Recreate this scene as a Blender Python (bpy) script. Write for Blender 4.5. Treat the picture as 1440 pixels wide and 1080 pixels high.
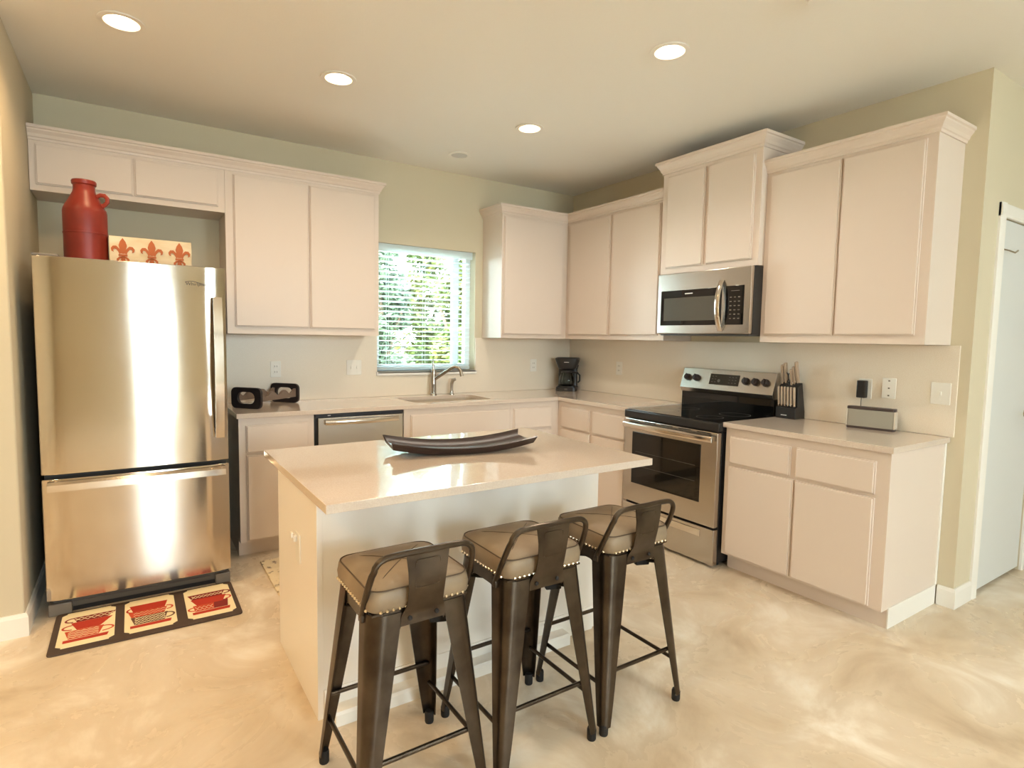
import bpy, bmesh, math, random
from mathutils import Vector, Matrix
random.seed(7)
SC = bpy.context.scene
for o in list(bpy.data.objects):
    bpy.data.objects.remove(o)
COL = SC.collection

# ------------------------------------------------------------------ camera
CAM_LOC = Vector((-3.6391, -4.4055, 1.4006))
RV = Vector((0.839841, -0.542592, 0.016157))
UV = Vector((0.027521, 0.072286, 0.997004))
FV = Vector((0.542134, 0.836881, -0.075641))
cam_d = bpy.data.cameras.new('camera')
cam = bpy.data.objects.new('camera', cam_d)
COL.objects.link(cam)
cam.matrix_world = Matrix(((RV.x, UV.x, -FV.x, CAM_LOC.x), (RV.y, UV.y, -FV.y, CAM_LOC.y),
                           (RV.z, UV.z, -FV.z, CAM_LOC.z), (0, 0, 0, 1)))
cam_d.sensor_fit = 'HORIZONTAL'
cam_d.sensor_width = 36.0
cam_d.lens = 36.0 * 805.664 / 1440
cam_d.shift_x = 13.053 / 1440
cam_d.shift_y = -3.667 / 1440
cam_d.clip_start = 0.05
SC.camera = cam

# ------------------------------------------------------------------ view, world, light
SC.view_settings.view_transform = 'Standard'
SC.view_settings.look = 'None'
SC.view_settings.exposure = 0.47
SC.view_settings.gamma = 1.0
SC.view_settings.use_curve_mapping = False

w = bpy.data.worlds.new('world')
SC.world = w
w.use_nodes = True
bg = w.node_tree.nodes['Background']
bg.inputs[0].default_value = (0.76, 0.93, 1.0, 1)
bg.inputs[1].default_value = 20.0

def light(name, kind, loc, energy, color, size=None, size_y=None, rot=None, spot=None, blend=0.5, radius=0.05):
    d = bpy.data.lights.new(name, kind)
    d.energy = energy
    d.color = color
    if kind == 'AREA':
        d.shape = 'RECTANGLE'
        d.size = size
        d.size_y = size_y
    elif kind == 'SPOT':
        d.spot_size = math.radians(spot)
        d.spot_blend = blend
        d.shadow_soft_size = radius
    elif kind == 'POINT':
        d.shadow_soft_size = radius
    o = bpy.data.objects.new(name, d)
    o.location = loc
    if rot:
        o.rotation_euler = rot
    COL.objects.link(o)
    return o

HP = math.pi / 2
sun = light('sun', 'SUN', (0, -3, 12), 9.0, (1.0, 0.95, 0.86), rot=(math.radians(46), 0, math.radians(-78)))
sun.data.angle = math.radians(1)
DAY = (0.86, 0.94, 1.0)
# sky portals in the openings of the living room behind the camera and in the kitchen window
for nm, loc, a, b, rot in (('portal_patio_door', (-3.32, -8.05, 1.25), 0.52, 2.34, (HP, 0, 0)), ('portal_rear_window', (-1.0, -8.05, 1.975), 1.2, 1.05, (HP, 0, 0)),
                           ('portal_kitchen_window', (-1.54, 0.145, 1.63), 0.90, 1.02, (-HP, 0, 0))):
    p_ = light(nm, 'AREA', loc, 1.0, DAY, a, b, rot)
    p_.data.cycles.is_portal = True
WARM = (1.0, 0.82, 0.63)
AMBER = (1.0, 0.68, 0.37)

# ------------------------------------------------------------------ materials
def S(r, g, b):
    def f(c):
        c /= 255.0
        return c / 12.92 if c <= 0.04045 else ((c + 0.055) / 1.055) ** 2.4
    return (f(r), f(g), f(b), 1.0)

def mat(name, col, rough=0.5, metal=0.0, **kw):
    m = bpy.data.materials.new(name)
    m.use_nodes = True
    b = m.node_tree.nodes['Principled BSDF']
    b.inputs['Base Color'].default_value = col
    b.inputs['Roughness'].default_value = rough
    b.inputs['Metallic'].default_value = metal
    for k, v in kw.items():
        b.inputs[k.replace('_', ' ')].default_value = v
    return m

def nodes(m):
    return m.node_tree.nodes, m.node_tree.links, m.node_tree.nodes['Principled BSDF']

def add_noise(m, scale, detail=4, stretch=None, rough=0.5):
    N, L, b = nodes(m)
    tc = N.new('ShaderNodeTexCoord')
    mp = N.new('ShaderNodeMapping')
    L.new(tc.outputs['Object'], mp.inputs[0])
    if stretch:
        mp.inputs['Scale'].default_value = stretch
    n = N.new('ShaderNodeTexNoise')
    n.inputs['Scale'].default_value = scale
    n.inputs['Detail'].default_value = detail
    n.inputs['Roughness'].default_value = rough
    L.new(mp.outputs[0], n.inputs['Vector'])
    return n

def bump(m, n, strength, dist=0.01):
    N, L, b = nodes(m)
    bp = N.new('ShaderNodeBump')
    bp.inputs['Strength'].default_value = strength
    bp.inputs['Distance'].default_value = dist
    prev = b.inputs['Normal'].links
    if prev:
        L.new(prev[0].from_socket, bp.inputs['Normal'])
    L.new(n.outputs['Fac'], bp.inputs['Height'])
    L.new(bp.outputs[0], b.inputs['Normal'])

def ramp_color(m, n, stops):
    N, L, b = nodes(m)
    r = N.new('ShaderNodeValToRGB')
    e = r.color_ramp.elements
    while len(e) < len(stops):
        e.new(0.5)
    for i, (p, c) in enumerate(stops):
        e[i].position = p
        e[i].color = c
    L.new(n.outputs['Fac'], r.inputs[0])
    L.new(r.outputs[0], b.inputs['Base Color'])
    return r

def rough_map(m, n, lo, hi):
    N, L, b = nodes(m)
    r = N.new('ShaderNodeMapRange')
    r.inputs[1].default_value = 0.3
    r.inputs[2].default_value = 0.7
    r.inputs[3].default_value = lo
    r.inputs[4].default_value = hi
    L.new(n.outputs['Fac'], r.inputs[0])
    L.new(r.outputs[0], b.inputs['Roughness'])

M = {}
M['wall'] = mat('wall_paint', S(215, 203, 176), 0.75)
bump(M['wall'], add_noise(M['wall'], 160, 3), 0.12, 0.002)
M['ceiling'] = mat('ceiling_paint', S(244, 240, 232), 0.8)
bump(M['ceiling'], add_noise(M['ceiling'], 90, 4), 0.15, 0.003)
M['cab'] = mat('cabinet_paint', S(227, 211, 197), 0.38)
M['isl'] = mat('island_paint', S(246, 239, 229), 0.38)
M['trim'] = mat('trim_paint', S(242, 238, 230), 0.4)
M['door'] = mat('door_paint', S(222, 223, 220), 0.45)
M['floor'] = mat('stained_concrete', S(205, 180, 146), 0.3)
n = add_noise(M['floor'], 2.3, 9, rough=0.6)
n.inputs['Distortion'].default_value = 0.6
ramp_color(M['floor'], n, [(0.30, S(196, 174, 145)), (0.44, S(218, 200, 174)), (0.54, S(224, 208, 185)), (0.62, S(238, 226, 207)), (0.72, S(251, 245, 234))])
rough_map(M['floor'], n, 0.34, 0.2)
bump(M['floor'], add_noise(M['floor'], 40, 4), 0.04, 0.002)
M['quartz'] = mat('countertop_quartz', S(233, 218, 202), 0.07, Coat_Weight=0.35, Coat_Roughness=0.02)
ramp_color(M['quartz'], add_noise(M['quartz'], 220, 2), [(0.35, S(214, 197, 181)), (0.65, S(222, 207, 192))])
M['splash'] = mat('backsplash_quartz', S(218, 203, 180), 0.3)
ramp_color(M['splash'], add_noise(M['splash'], 240, 2), [(0.35, S(234, 221, 201)), (0.65, S(240, 229, 212))])
def steel(name, col, rough, stretch, wav=0.0, wscale=2.0):
    m = mat(name, col, rough, 1.0)
    bump(m, add_noise(m, 60, 3, stretch), 0.025, 0.002)
    if wav:
        bump(m, add_noise(m, wscale, 1, (1.0, 1.0, 0.35)), wav, 0.05)
    return m
M['steel_door'] = steel('stainless_fridge_door', S(206, 196, 184), 0.115, (1, 1, 14), 0.10, 2.4)
N_, L_, b_ = nodes(M['steel_door'])
b_.inputs['Anisotropic'].default_value = 0.85
b_.inputs['Anisotropic Rotation'].default_value = 0.25
tg = N_.new('ShaderNodeTangent'); tg.direction_type = 'RADIAL'; tg.axis = 'Z'
L_.new(tg.outputs[0], b_.inputs['Tangent'])
M['steel'] = steel('stainless_brushed', S(198, 192, 184), 0.24, (1, 14, 14), 0.0)
M['steel_bright'] = mat('stainless_polished', S(222, 214, 204), 0.14, 1.0)
M['nickel'] = mat('brushed_nickel', S(190, 184, 176), 0.25, 1.0)
M['dark_grey'] = mat('dark_grey_enamel', S(48, 46, 44), 0.5)
M['grille'] = mat('grey_plastic', S(84, 80, 74), 0.5)
M['foot_grey'] = mat('light_grey_plastic', S(120, 112, 102), 0.45)
M['black'] = mat('black_plastic', S(34, 33, 33), 0.35)
M['black_gloss'] = mat('black_glass', S(14, 14, 14), 0.04)
M['oven_glass'] = mat('oven_window_glass', S(20, 17, 14), 0.04)
M['rubber'] = mat('black_rubber', S(22, 20, 20), 0.7)
M['gun'] = mat('gunmetal_steel', S(88, 76, 64), 0.3, 0.9)
ramp_color(M['gun'], add_noise(M['gun'], 9, 5), [(0.3, S(60, 51, 43)), (0.7, S(92, 82, 71))])
M['leather'] = mat('taupe_leather', S(146, 127, 104), 0.5)
nl = add_noise(M['leather'], 7, 5)
ramp_color(M['leather'], nl, [(0.3, S(128, 110, 88)), (0.7, S(158, 139, 114))])
bump(M['leather'], add_noise(M['leather'], 220, 2), 0.15, 0.001)
M['piping'] = mat('dark_piping', S(84, 68, 52), 0.5)
M['nail'] = mat('nailhead_brass', S(240, 228, 206), 0.2, 1.0)
M['red'] = mat('red_enamel', S(152, 34, 22), 0.38)
ramp_color(M['red'], add_noise(M['red'], 6, 6), [(0.3, S(120, 36, 28)), (0.7, S(150, 47, 32))])
M['cream'] = mat('cream_wood', S(236, 212, 166), 0.6)
ramp_color(M['cream'], add_noise(M['cream'], 7, 5, (1, 1, 3)), [(0.3, S(218, 194, 152)), (0.65, S(236, 220, 190))])
M['rust'] = mat('rust_paint', S(186, 98, 44), 0.6)
M['mat_brown'] = mat('mat_border', S(78, 62, 52), 0.85)
M['mat_cream'] = mat('mat_cream', S(248, 232, 190), 0.8)
M['mat_red'] = mat('mat_red', S(186, 52, 30), 0.8)
M['mat_orange'] = mat('mat_orange', S(204, 78, 44), 0.8)
M['mat_maroon'] = mat('mat_maroon', S(134, 36, 30), 0.8)
M['mat_taupe'] = mat('mat_taupe', S(112, 78, 58), 0.8)
M['rug'] = mat('patterned_rug', S(226, 206, 172), 0.95)
ramp_color(M['rug'], add_noise(M['rug'], 26, 3), [(0.36, S(150, 132, 112)), (0.44, S(232, 214, 180)), (0.7, S(238, 222, 190))])
M['espresso'] = mat('espresso_wood', S(62, 44, 38), 0.28)
ramp_color(M['espresso'], add_noise(M['espresso'], 14, 4, (1, 10, 10)), [(0.3, S(38, 27, 24)), (0.7, S(66, 48, 41))])
M['rail_wood'] = mat('grey_brown_wood', S(122, 104, 90), 0.4)
M['plate'] = mat('outlet_white', S(242, 238, 228), 0.35)
M['slot'] = mat('outlet_slot', S(120, 110, 96), 0.5)
M['vinyl'] = mat('window_vinyl', S(240, 244, 246), 0.4)
M['slat'] = mat('blind_slat', S(240, 242, 242), 0.45)
# light shines through the thin slats
N_, L_, b_ = nodes(M['slat'])
b_.inputs['Transmission Weight'].default_value = 0.0
tr = N_.new('ShaderNodeBsdfTranslucent')
tr.inputs[0].default_value = S(236, 246, 246)
mx = N_.new('ShaderNodeMixShader')
mx.inputs[0].default_value = 0.5
out = N_['Material Output']
L_.new(b_.outputs[0], mx.inputs[1]); L_.new(tr.outputs[0], mx.inputs[2]); L_.new(mx.outputs[0], out.inputs[0])
def glass(name, tint, rough=0.0):
    m = bpy.data.materials.new(name)
    m.use_nodes = True
    N, L = m.node_tree.nodes, m.node_tree.links
    N.remove(N['Principled BSDF'])
    t = N.new('ShaderNodeBsdfTransparent'); t.inputs[0].default_value = tint
    g = N.new('ShaderNodeBsdfGlossy'); g.inputs['Roughness'].default_value = rough
    f = N.new('ShaderNodeFresnel'); f.inputs[0].default_value = 1.45
    x = N.new('ShaderNodeMixShader')
    L.new(f.outputs[0], x.inputs[0]); L.new(t.outputs[0], x.inputs[1]); L.new(g.outputs[0], x.inputs[2])
    L.new(x.outputs[0], N['Material Output'].inputs[0])
    return m
M['pane'] = glass('window_glass', (0.97, 1.0, 0.99, 1))
M['carafe'] = glass('carafe_glass', (0.72, 0.74, 0.72, 1))
def emit(name, col, strength):
    m = bpy.data.materials.new(name)
    m.use_nodes = True
    N, L = m.node_tree.nodes, m.node_tree.links
    N.remove(N['Principled BSDF'])
    e = N.new('ShaderNodeEmission'); e.inputs[0].default_value = col; e.inputs[1].default_value = strength
    L.new(e.outputs[0], N['Material Output'].inputs[0])
    return m
M['bulb'] = emit('lamp_diffuser', (1.0, 0.80, 0.52, 1), 9.0)
M['can'] = mat('lamp_reflector', S(240, 226, 200), 0.35)
M['silver'] = mat('silver_grille', S(158, 152, 138), 0.55, 0.0)
bump(M['silver'], add_noise(M['silver'], 900, 1), 0.3, 0.001)
M['band'] = mat('dark_band', S(70, 58, 56), 0.4)
M['pale'] = mat('pale_metal_edge', S(222, 214, 200), 0.35, 0.4)
M['print'] = mat('pale_print', S(222, 220, 214), 0.4)
M['logo'] = mat('logo_grey', S(86, 80, 74), 0.6, 0.0)
M['display'] = mat('smoked_display', S(58, 54, 46), 0.12)
M['handle_ivory'] = mat('knife_handle_tan', S(192, 170, 146), 0.3, 0.35)
M['handle_dark'] = mat('scissor_black', S(40, 34, 32), 0.4)
M['leafA'] = mat('leaf_green', S(120, 150, 70), 0.6)
ramp_color(M['leafA'], add_noise(M['leafA'], 2.2, 3), [(0.3, S(40, 58, 22)), (0.52, S(78, 92, 32)), (0.7, S(112, 106, 44))])
M['leafB'] = mat('leaf_bluegreen', S(110, 140, 110), 0.6)
ramp_color(M['leafB'], add_noise(M['leafB'], 2.0, 3), [(0.3, S(38, 54, 40)), (0.7, S(78, 92, 66))])
M['bark'] = mat('bark', S(110, 92, 76), 0.9)
M['bounce_ground'] = mat('pale_ground', S(205, 206, 196), 0.95)  # ground kept pale like concrete to bounce daylight up to the ceiling
M['fence'] = mat('fence_grey', S(104, 96, 104), 0.9)

# ------------------------------------------------------------------ mesh helpers
def world_off(o):
    v = Vector((0, 0, 0))
    while o is not None:
        v += o.location
        o = o.parent
    return v

class MB:
    def __init__(self):
        self.bm = bmesh.new()
    def _merge(self, b, mtx=None):
        me = bpy.data.meshes.new('tmp')
        if mtx is not None:
            bmesh.ops.transform(b, matrix=mtx, verts=b.verts)
        b.to_mesh(me); b.free()
        self.bm.from_mesh(me)
        bpy.data.meshes.remove(me)
        return self
    def box(self, x0, x1, y0, y1, z0, z1, bev=0.0, seg=2, mtx=None):
        b = bmesh.new()
        bmesh.ops.create_cube(b, size=1.0)
        for v in b.verts:
            v.co = Vector(((x0 + x1) / 2 + v.co.x * abs(x1 - x0), (y0 + y1) / 2 + v.co.y * abs(y1 - y0), (z0 + z1) / 2 + v.co.z * abs(z1 - z0)))
        if bev > 0:
            bmesh.ops.bevel(b, geom=b.edges[:], offset=bev, segments=seg, profile=0.5, affect='EDGES')
        return self._merge(b, mtx)
    def prism(self, poly, fn, t0, t1):
        """poly: list of (a,b); fn(a,b,t)->(x,y,z)"""
        b = bmesh.new()
        A = [b.verts.new(fn(p[0], p[1], t0)) for p in poly]
        B = [b.verts.new(fn(p[0], p[1], t1)) for p in poly]
        k = len(poly)
        b.faces.new(A); b.faces.new(B)
        for i in range(k):
            b.faces.new((A[i], A[(i + 1) % k], B[(i + 1) % k], B[i]))
        bmesh.ops.recalc_face_normals(b, faces=b.faces)
        return self._merge(b)
    def plate(self, loops, fn, t0, t1):
        """outer loop and hole loops filled, then given thickness"""
        b = bmesh.new()
        for lp in loops:
            vs = [b.verts.new((p[0], p[1], 0)) for p in lp]
            for i in range(len(vs)):
                b.edges.new((vs[i], vs[(i + 1) % len(vs)]))
        bmesh.ops.triangle_fill(b, use_beauty=True, use_dissolve=False, edges=b.edges[:])
        r = bmesh.ops.extrude_face_region(b, geom=b.faces[:])
        for e in r['geom']:
            if isinstance(e, bmesh.types.BMVert):
                e.co.z = 1.0
        for v in b.verts:
            v.co = Vector(fn(v.co.x, v.co.y, t0 if v.co.z < 0.5 else t1))
        bmesh.ops.recalc_face_normals(b, faces=b.faces)
        return self._merge(b)
    def lathe(self, prof, c=(0, 0, 0), seg=40, axis='z', mtx=None, cap=True):
        b = bmesh.new()
        rings = []
        for r, h in prof:
            ring = []
            for i in range(seg):
                a = 2 * math.pi * i / seg
                ring.append(b.verts.new((r * math.cos(a), r * math.sin(a), h)))
            rings.append(ring)
        for j in range(len(rings) - 1):
            for i in range(seg):
                b.faces.new((rings[j][i], rings[j][(i + 1) % seg], rings[j + 1][(i + 1) % seg], rings[j + 1][i]))
        if cap and prof[0][0] > 1e-5:
            b.faces.new(list(reversed(rings[0])))
        if cap and prof[-1][0] > 1e-5:
            b.faces.new(rings[-1])
        bmesh.ops.remove_doubles(b, verts=b.verts, dist=1e-6)
        if axis == 'y':
            bmesh.ops.transform(b, matrix=Matrix.Rotation(HP, 4, 'X'), verts=b.verts)
        if axis == 'x':
            bmesh.ops.transform(b, matrix=Matrix.Rotation(HP, 4, 'Y'), verts=b.verts)
        bmesh.ops.translate(b, vec=Vector(c), verts=b.verts)
        bmesh.ops.recalc_face_normals(b, faces=b.faces)
        return self._merge(b, mtx)
    def tube(self, path, r, seg=12, closed=False, flat=None, up=None):
        """swept round (or flattened: flat=(ru, rv)) bar along a path; r may be a list"""
        b = bmesh.new()
        P = [Vector(p) for p in path]
        n = len(P)
        rings = []
        prev = None
        for i in range(n):
            if closed:
                t = (P[(i + 1) % n] - P[i - 1]).normalized()
            else:
                t = (P[min(i + 1, n - 1)] - P[max(i - 1, 0)]).normalized()
            if prev is None:
                u = Vector(up) if up else (Vector((0, 0, 1)) if abs(t.z) < 0.9 else Vector((1, 0, 0)))
            else:
                u = prev
            u = (u - t * u.dot(t)).normalized()
            prev = u
            v = t.cross(u)
            rr = r[i] if isinstance(r, (list, tuple)) else r
            ru, rv = (flat if flat else (rr, rr))
            rings.append([b.verts.new(P[i] + u * ru * math.cos(2 * math.pi * k / seg) + v * rv * math.sin(2 * math.pi * k / seg)) for k in range(seg)])
        m = n if closed else n - 1
        for j in range(m):
            A, B = rings[j], rings[(j + 1) % n]
            for k in range(seg):
                b.faces.new((A[k], A[(k + 1) % seg], B[(k + 1) % seg], B[k]))
        if not closed:
            b.faces.new(list(reversed(rings[0]))); b.faces.new(rings[-1])
        bmesh.ops.recalc_face_normals(b, faces=b.faces)
        return self._merge(b)
    def loft(self, secs, cap=True, closed_u=True):
        b = bmesh.new()
        R = [[b.verts.new(p) for p in s] for s in secs]
        k = len(secs[0])
        for j in range(len(R) - 1):
            for i in range(k if closed_u else k - 1):
                b.faces.new((R[j][i], R[j][(i + 1) % k], R[j + 1][(i + 1) % k], R[j + 1][i]))
        if cap:
            b.faces.new(list(reversed(R[0]))); b.faces.new(R[-1])
        bmesh.ops.recalc_face_normals(b, faces=b.faces)
        return self._merge(b)
    def sphere(self, c, r, seg=10, sc=(1, 1, 1)):
        b = bmesh.new()
        bmesh.ops.create_uvsphere(b, u_segments=seg, v_segments=max(6, seg // 2), radius=r)
        for v in b.verts:
            v.co = Vector((v.co.x * sc[0] + c[0], v.co.y * sc[1] + c[1], v.co.z * sc[2] + c[2]))
        return self._merge(b)
    def build(self, name, m, parent=None, smooth=True, local=False, bev=0.0, angle=20, rot=None):
        me = bpy.data.meshes.new(name)
        bm = self.bm
        if rot is not None:
            bmesh.ops.transform(bm, matrix=rot, verts=bm.verts)
        if parent is not None and not local:
            bmesh.ops.translate(bm, vec=-world_off(parent), verts=bm.verts)
        if smooth:
            ca = math.radians(angle)
            for f in bm.faces:
                f.smooth = True
            for e in bm.edges:
                if len(e.link_faces) != 2 or e.calc_face_angle(0) > ca:
                    e.smooth = False
        bm.to_mesh(me); bm.free()
        me.materials.append(M[m] if isinstance(m, str) else m)
        o = bpy.data.objects.new(name, me)
        COL.objects.link(o)
        if parent is not None:
            o.parent = parent
        if bev > 0:
            md = o.modifiers.new('edge', 'BEVEL')
            md.width = bev; md.segments = 2; md.limit_method = 'ANGLE'; md.angle_limit = math.radians(40); md.harden_normals = True
        return o

def tag(o, label, cat, group=None, kind=None):
    o['label'] = label
    o['category'] = cat
    if group: o['group'] = group
    if kind: o['kind'] = kind
    return o

def thing(name, label, cat, loc, group=None, rotz=0.0):
    o = bpy.data.objects.new(name, None)
    o.empty_display_size = 0.1
    COL.objects.link(o)
    o.location = loc
    o.rotation_euler = (0, 0, rotz)
    return tag(o, label, cat, group)

def struct(o):
    o['kind'] = 'structure'
    return o

def dup(root, loc, rotz=None, label=None, group=None):
    r = root.copy(); COL.objects.link(r)
    r.location = loc
    if rotz is not None: r.rotation_euler = (0, 0, rotz)
    if label: r['label'] = label
    if group: r['group'] = group
    for ch in list(root.children):
        c = ch.copy(); COL.objects.link(c); c.parent = r
        for g in list(ch.children):
            d = g.copy(); COL.objects.link(d); d.parent = c
    return r

def lettering(name, text, size, m, parent, loc, rot, extrude=0.0004):
    c = bpy.data.curves.new(name, 'FONT')
    c.body = text; c.size = size; c.extrude = extrude
    c.align_x = 'CENTER'; c.align_y = 'CENTER'
    c.materials.append(M[m])
    tmp = bpy.data.objects.new('tmp', c)
    COL.objects.link(tmp)
    bpy.context.view_layer.update()
    me = bpy.data.meshes.new_from_object(tmp)
    bpy.data.objects.remove(tmp)
    bpy.data.curves.remove(c)
    o = bpy.data.objects.new(name, me)
    COL.objects.link(o)
    o.location = Vector(loc) - world_off(parent)
    o.rotation_euler = rot
    o.parent = parent
    return o

def rrect(a0, a1, b0, b1, r, seg=5):
    pts = []
    for cx, cy, s in ((a1 - r, b1 - r, 0), (a0 + r, b1 - r, 1), (a0 + r, b0 + r, 2), (a1 - r, b0 + r, 3)):
        for i in range(seg + 1):
            t = HP * (s + i / seg)
            pts.append((cx + r * math.cos(t), cy + r * math.sin(t)))
    return pts
def rect(a0, a1, b0, b1):
    return [(a0, b0), (a1, b0), (a1, b1), (a0, b1)]
def circ(cx, cy, r, n=32):
    return [(cx + r * math.cos(2 * math.pi * i / n), cy + r * math.sin(2 * math.pi * i / n)) for i in range(n)]
XY = lambda a, b, t: (a, b, t)        # plate lying flat, t = z
XZ = lambda a, b, t: (a, t, b)        # plate facing y
YZ = lambda a, b, t: (t, a, b)        # plate facing x

# ------------------------------------------------------------------ the room
ZC = 2.782
XL, YW, YE = -4.085, -1.09, -3.235
LIGHTS = [(-3.637, -1.222), (-2.663, -1.223), (-1.437, -2.43), (-1.398, -1.222)]
struct(MB().box(-6.2, 3.2, -8.2, 0.0, -0.12, 0.0).build('floor', 'floor'))
struct(MB().plate([rect(-6.2, 3.2, -8.2, 0.15)] + [circ(x, y, 0.076) for x, y in LIGHTS], XY, ZC, ZC + 0.2).build('ceiling', 'ceiling', smooth=False))
WX0, WX1, WZ0, WZ1 = -1.99, -1.09, 1.115, 2.14
struct(MB().plate([rect(-6.2, 3.12, -0.12, ZC), rect(WX0, WX1, WZ0, WZ1)], XZ, 0.0, 0.15).build('wall_back', 'wall', smooth=False))
struct(MB().box(0.0, 0.12, YE + 0.12, 0.0, 0, ZC).build('wall_right', 'wall'))
DX0, DX1, DZ = 0.28, 1.005, 2.085
struct(MB().plate([[(0.0, 0.0), (DX0, 0.0), (DX0, DZ), (DX1, DZ), (DX1, 0.0), (3.2, 0.0), (3.2, ZC), (0.0, ZC)]], XZ, YE, YE + 0.12).build('wall_pantry', 'wall', smooth=False))
struct(MB().box(-6.2, XL, YW, 0.0, 0, ZC, 0.012, 3).build('wall_left', 'wall'))
struct(MB().box(-6.32, -6.2, -8.2, 0.15, 0, ZC).build('wall_side', 'wall'))
struct(MB().plate([rect(-8.2, 0.0, 0, ZC)], YZ, 3.0, 3.12).build('wall_entry', 'wall', smooth=False))
struct(MB().plate([rect(-6.2, 3.2, 0, ZC), rect(-3.58, -3.06, 0.08, 2.42), rect(-1.6, -0.4, 1.45, 2.5)], XZ, -8.12, -8.0).build('wall_rear', 'wall', smooth=False))

# baseboards
BP = [(0, 0), (0.014, 0), (0.014, 0.09), (0.007, 0.107), (0, 0.107)]
def skirting(name, path):
    struct(MB().loft([[(x + ox * a, y + oy * a, b) for a, b in BP] for x, y, ox, oy in path]).build(name, 'trim', smooth=False))
skirting('baseboard_left', [(-6.2, YW, 0, -1), (XL, YW, 1, -1), (XL, -0.02, 1, 0)])
skirting('baseboard_right', [(0, -3.165, -1, 0), (0, YE, -1, -1), (0.208, YE, 0, -1)])
skirting('baseboard_pantry', [(1.08, YE, 0, -1), (2.99, YE, 0, -1)])

# pantry door in the side wall
door = struct(MB().box(DX0 + 0.004, DX1 - 0.004, YE + 0.006, YE + 0.044, 0.02, DZ - 0.004, 0.002).build('door_1', 'door'))
cas = [(0, 0), (0.07, 0), (0.07, 0.010), (0.055, 0.016), (0.012, 0.018), (0.0, 0.012)]
mb = MB()
mb.prism([(a, b) for a, b in cas], lambda a, b, t: (DX0 - a, YE - b, t), 0, DZ + 0.07)
mb.prism([(a, b) for a, b in cas], lambda a, b, t: (DX1 + a, YE - b, t), 0, DZ + 0.07)
mb.prism([(a, b) for a, b in cas], lambda a, b, t: (t, YE - b, DZ + a), DX0 - 0.07, DX1 + 0.07)
struct(mb.build('trim_1', 'trim'))
for z in (1.865, 1.10, 0.33):
    h = MB().lathe([(0.006, z - 0.05), (0.006, z + 0.05)], (DX0 + 0.004, YE - 0.004, 0), 10).box(DX0 + 0.004, DX0 + 0.02, YE - 0.001, YE + 0.007, z - 0.045, z + 0.045)
    h.build('hinge', 'nickel', door)
MB().tube([(DX0 + 0.006, YE - 0.006, 1.918), (DX0 + 0.05, YE - 0.02, 1.913), (DX0 + 0.11, YE - 0.03, 1.905), (DX0 + 0.15, YE - 0.03, 1.92)], 0.0045, 8).build('hinge_stop', 'nickel', door)
MB().tube([(0.90, YE + 0.008, 1.0), (0.90, YE - 0.05, 1.0)], 0.011, 12).tube([(0.905, YE - 0.05, 1.0), (0.82, YE - 0.05, 1.0), (0.74, YE - 0.05, 1.004)], 0.009, 10).lathe([(0.028, -0.008), (0.026, 0.0)], (0.90, YE + 0.002, 1.0), 20, 'y').build('door_handle', 'nickel', door)

# kitchen window
mb = MB()
yF0, yF1 = 0.09, 0.14
for r in (rect(WX0, WX0 + 0.05, WZ0, WZ1), rect(WX1 - 0.05, WX1, WZ0, WZ1), rect(WX0 + 0.05, WX1 - 0.05, WZ0, WZ0 + 0.05), rect(WX0 + 0.05, WX1 - 0.05, WZ1 - 0.05, WZ1)):
    mb.box(r[0][0], r[2][0], yF0, yF1, r[0][1], r[2][1], 0.003)
win = struct(mb.build('window_1', 'vinyl'))
MB().box(-1.262, -1.20, 0.10, 0.13, WZ0 + 0.05, WZ1 - 0.05, 0.003).build('sash_stile', 'vinyl', win)
MB().box(WX0 + 0.05, WX1 - 0.05, 0.118, 0.121, WZ0 + 0.05, WZ1 - 0.05).build('glass_pane', 'pane', win)
struct(MB().box(WX0 - 0.012, WX1 + 0.012, -0.028, 0.0, 1.082, WZ0, 0.003).box(WX0, WX1, -0.028, 0.09, 1.10, WZ0, 0.002).build('trim_2', 'trim'))

# window blind
t = thing('window_blind', 'white horizontal slat blind with open slats in the kitchen window', 'blind', (-1.57, 0.045, WZ0))
BX0, BX1 = WX0 + 0.006, -1.125
MB().box(BX0, BX1 + 0.01, 0.006, 0.014, 2.075, WZ1 - 0.002, 0.003).box(BX0, BX1, 0.02, 0.07, 2.095, WZ1 - 0.004).build('valance', 'slat', t)
mb = MB()
ns = 23
for i in range(ns):
    z = 1.165 + i * (2.08 - 1.165) / ns
    mt = Matrix.Translation((0, 0.045, z)) @ Matrix.Rotation(math.radians(-9), 4, 'X')
    mb.box(BX0, BX1, -0.025, 0.025, -0.0013, 0.0013, mtx=mt)
mb.build('slats', 'slat', t, smooth=False)
MB().box(BX0, BX1, 0.022, 0.068, 1.128, 1.146, 0.003).build('bottom_rail', 'slat', t)
for x in (-1.885, -1.56, -1.24):
    MB().tube([(x, 0.019, 1.14), (x, 0.019, 2.1)], 0.0012, 6).tube([(x, 0.071, 1.14), (x, 0.071, 2.1)], 0.0012, 6).build('ladder_cord', 'slat', t)

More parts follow.
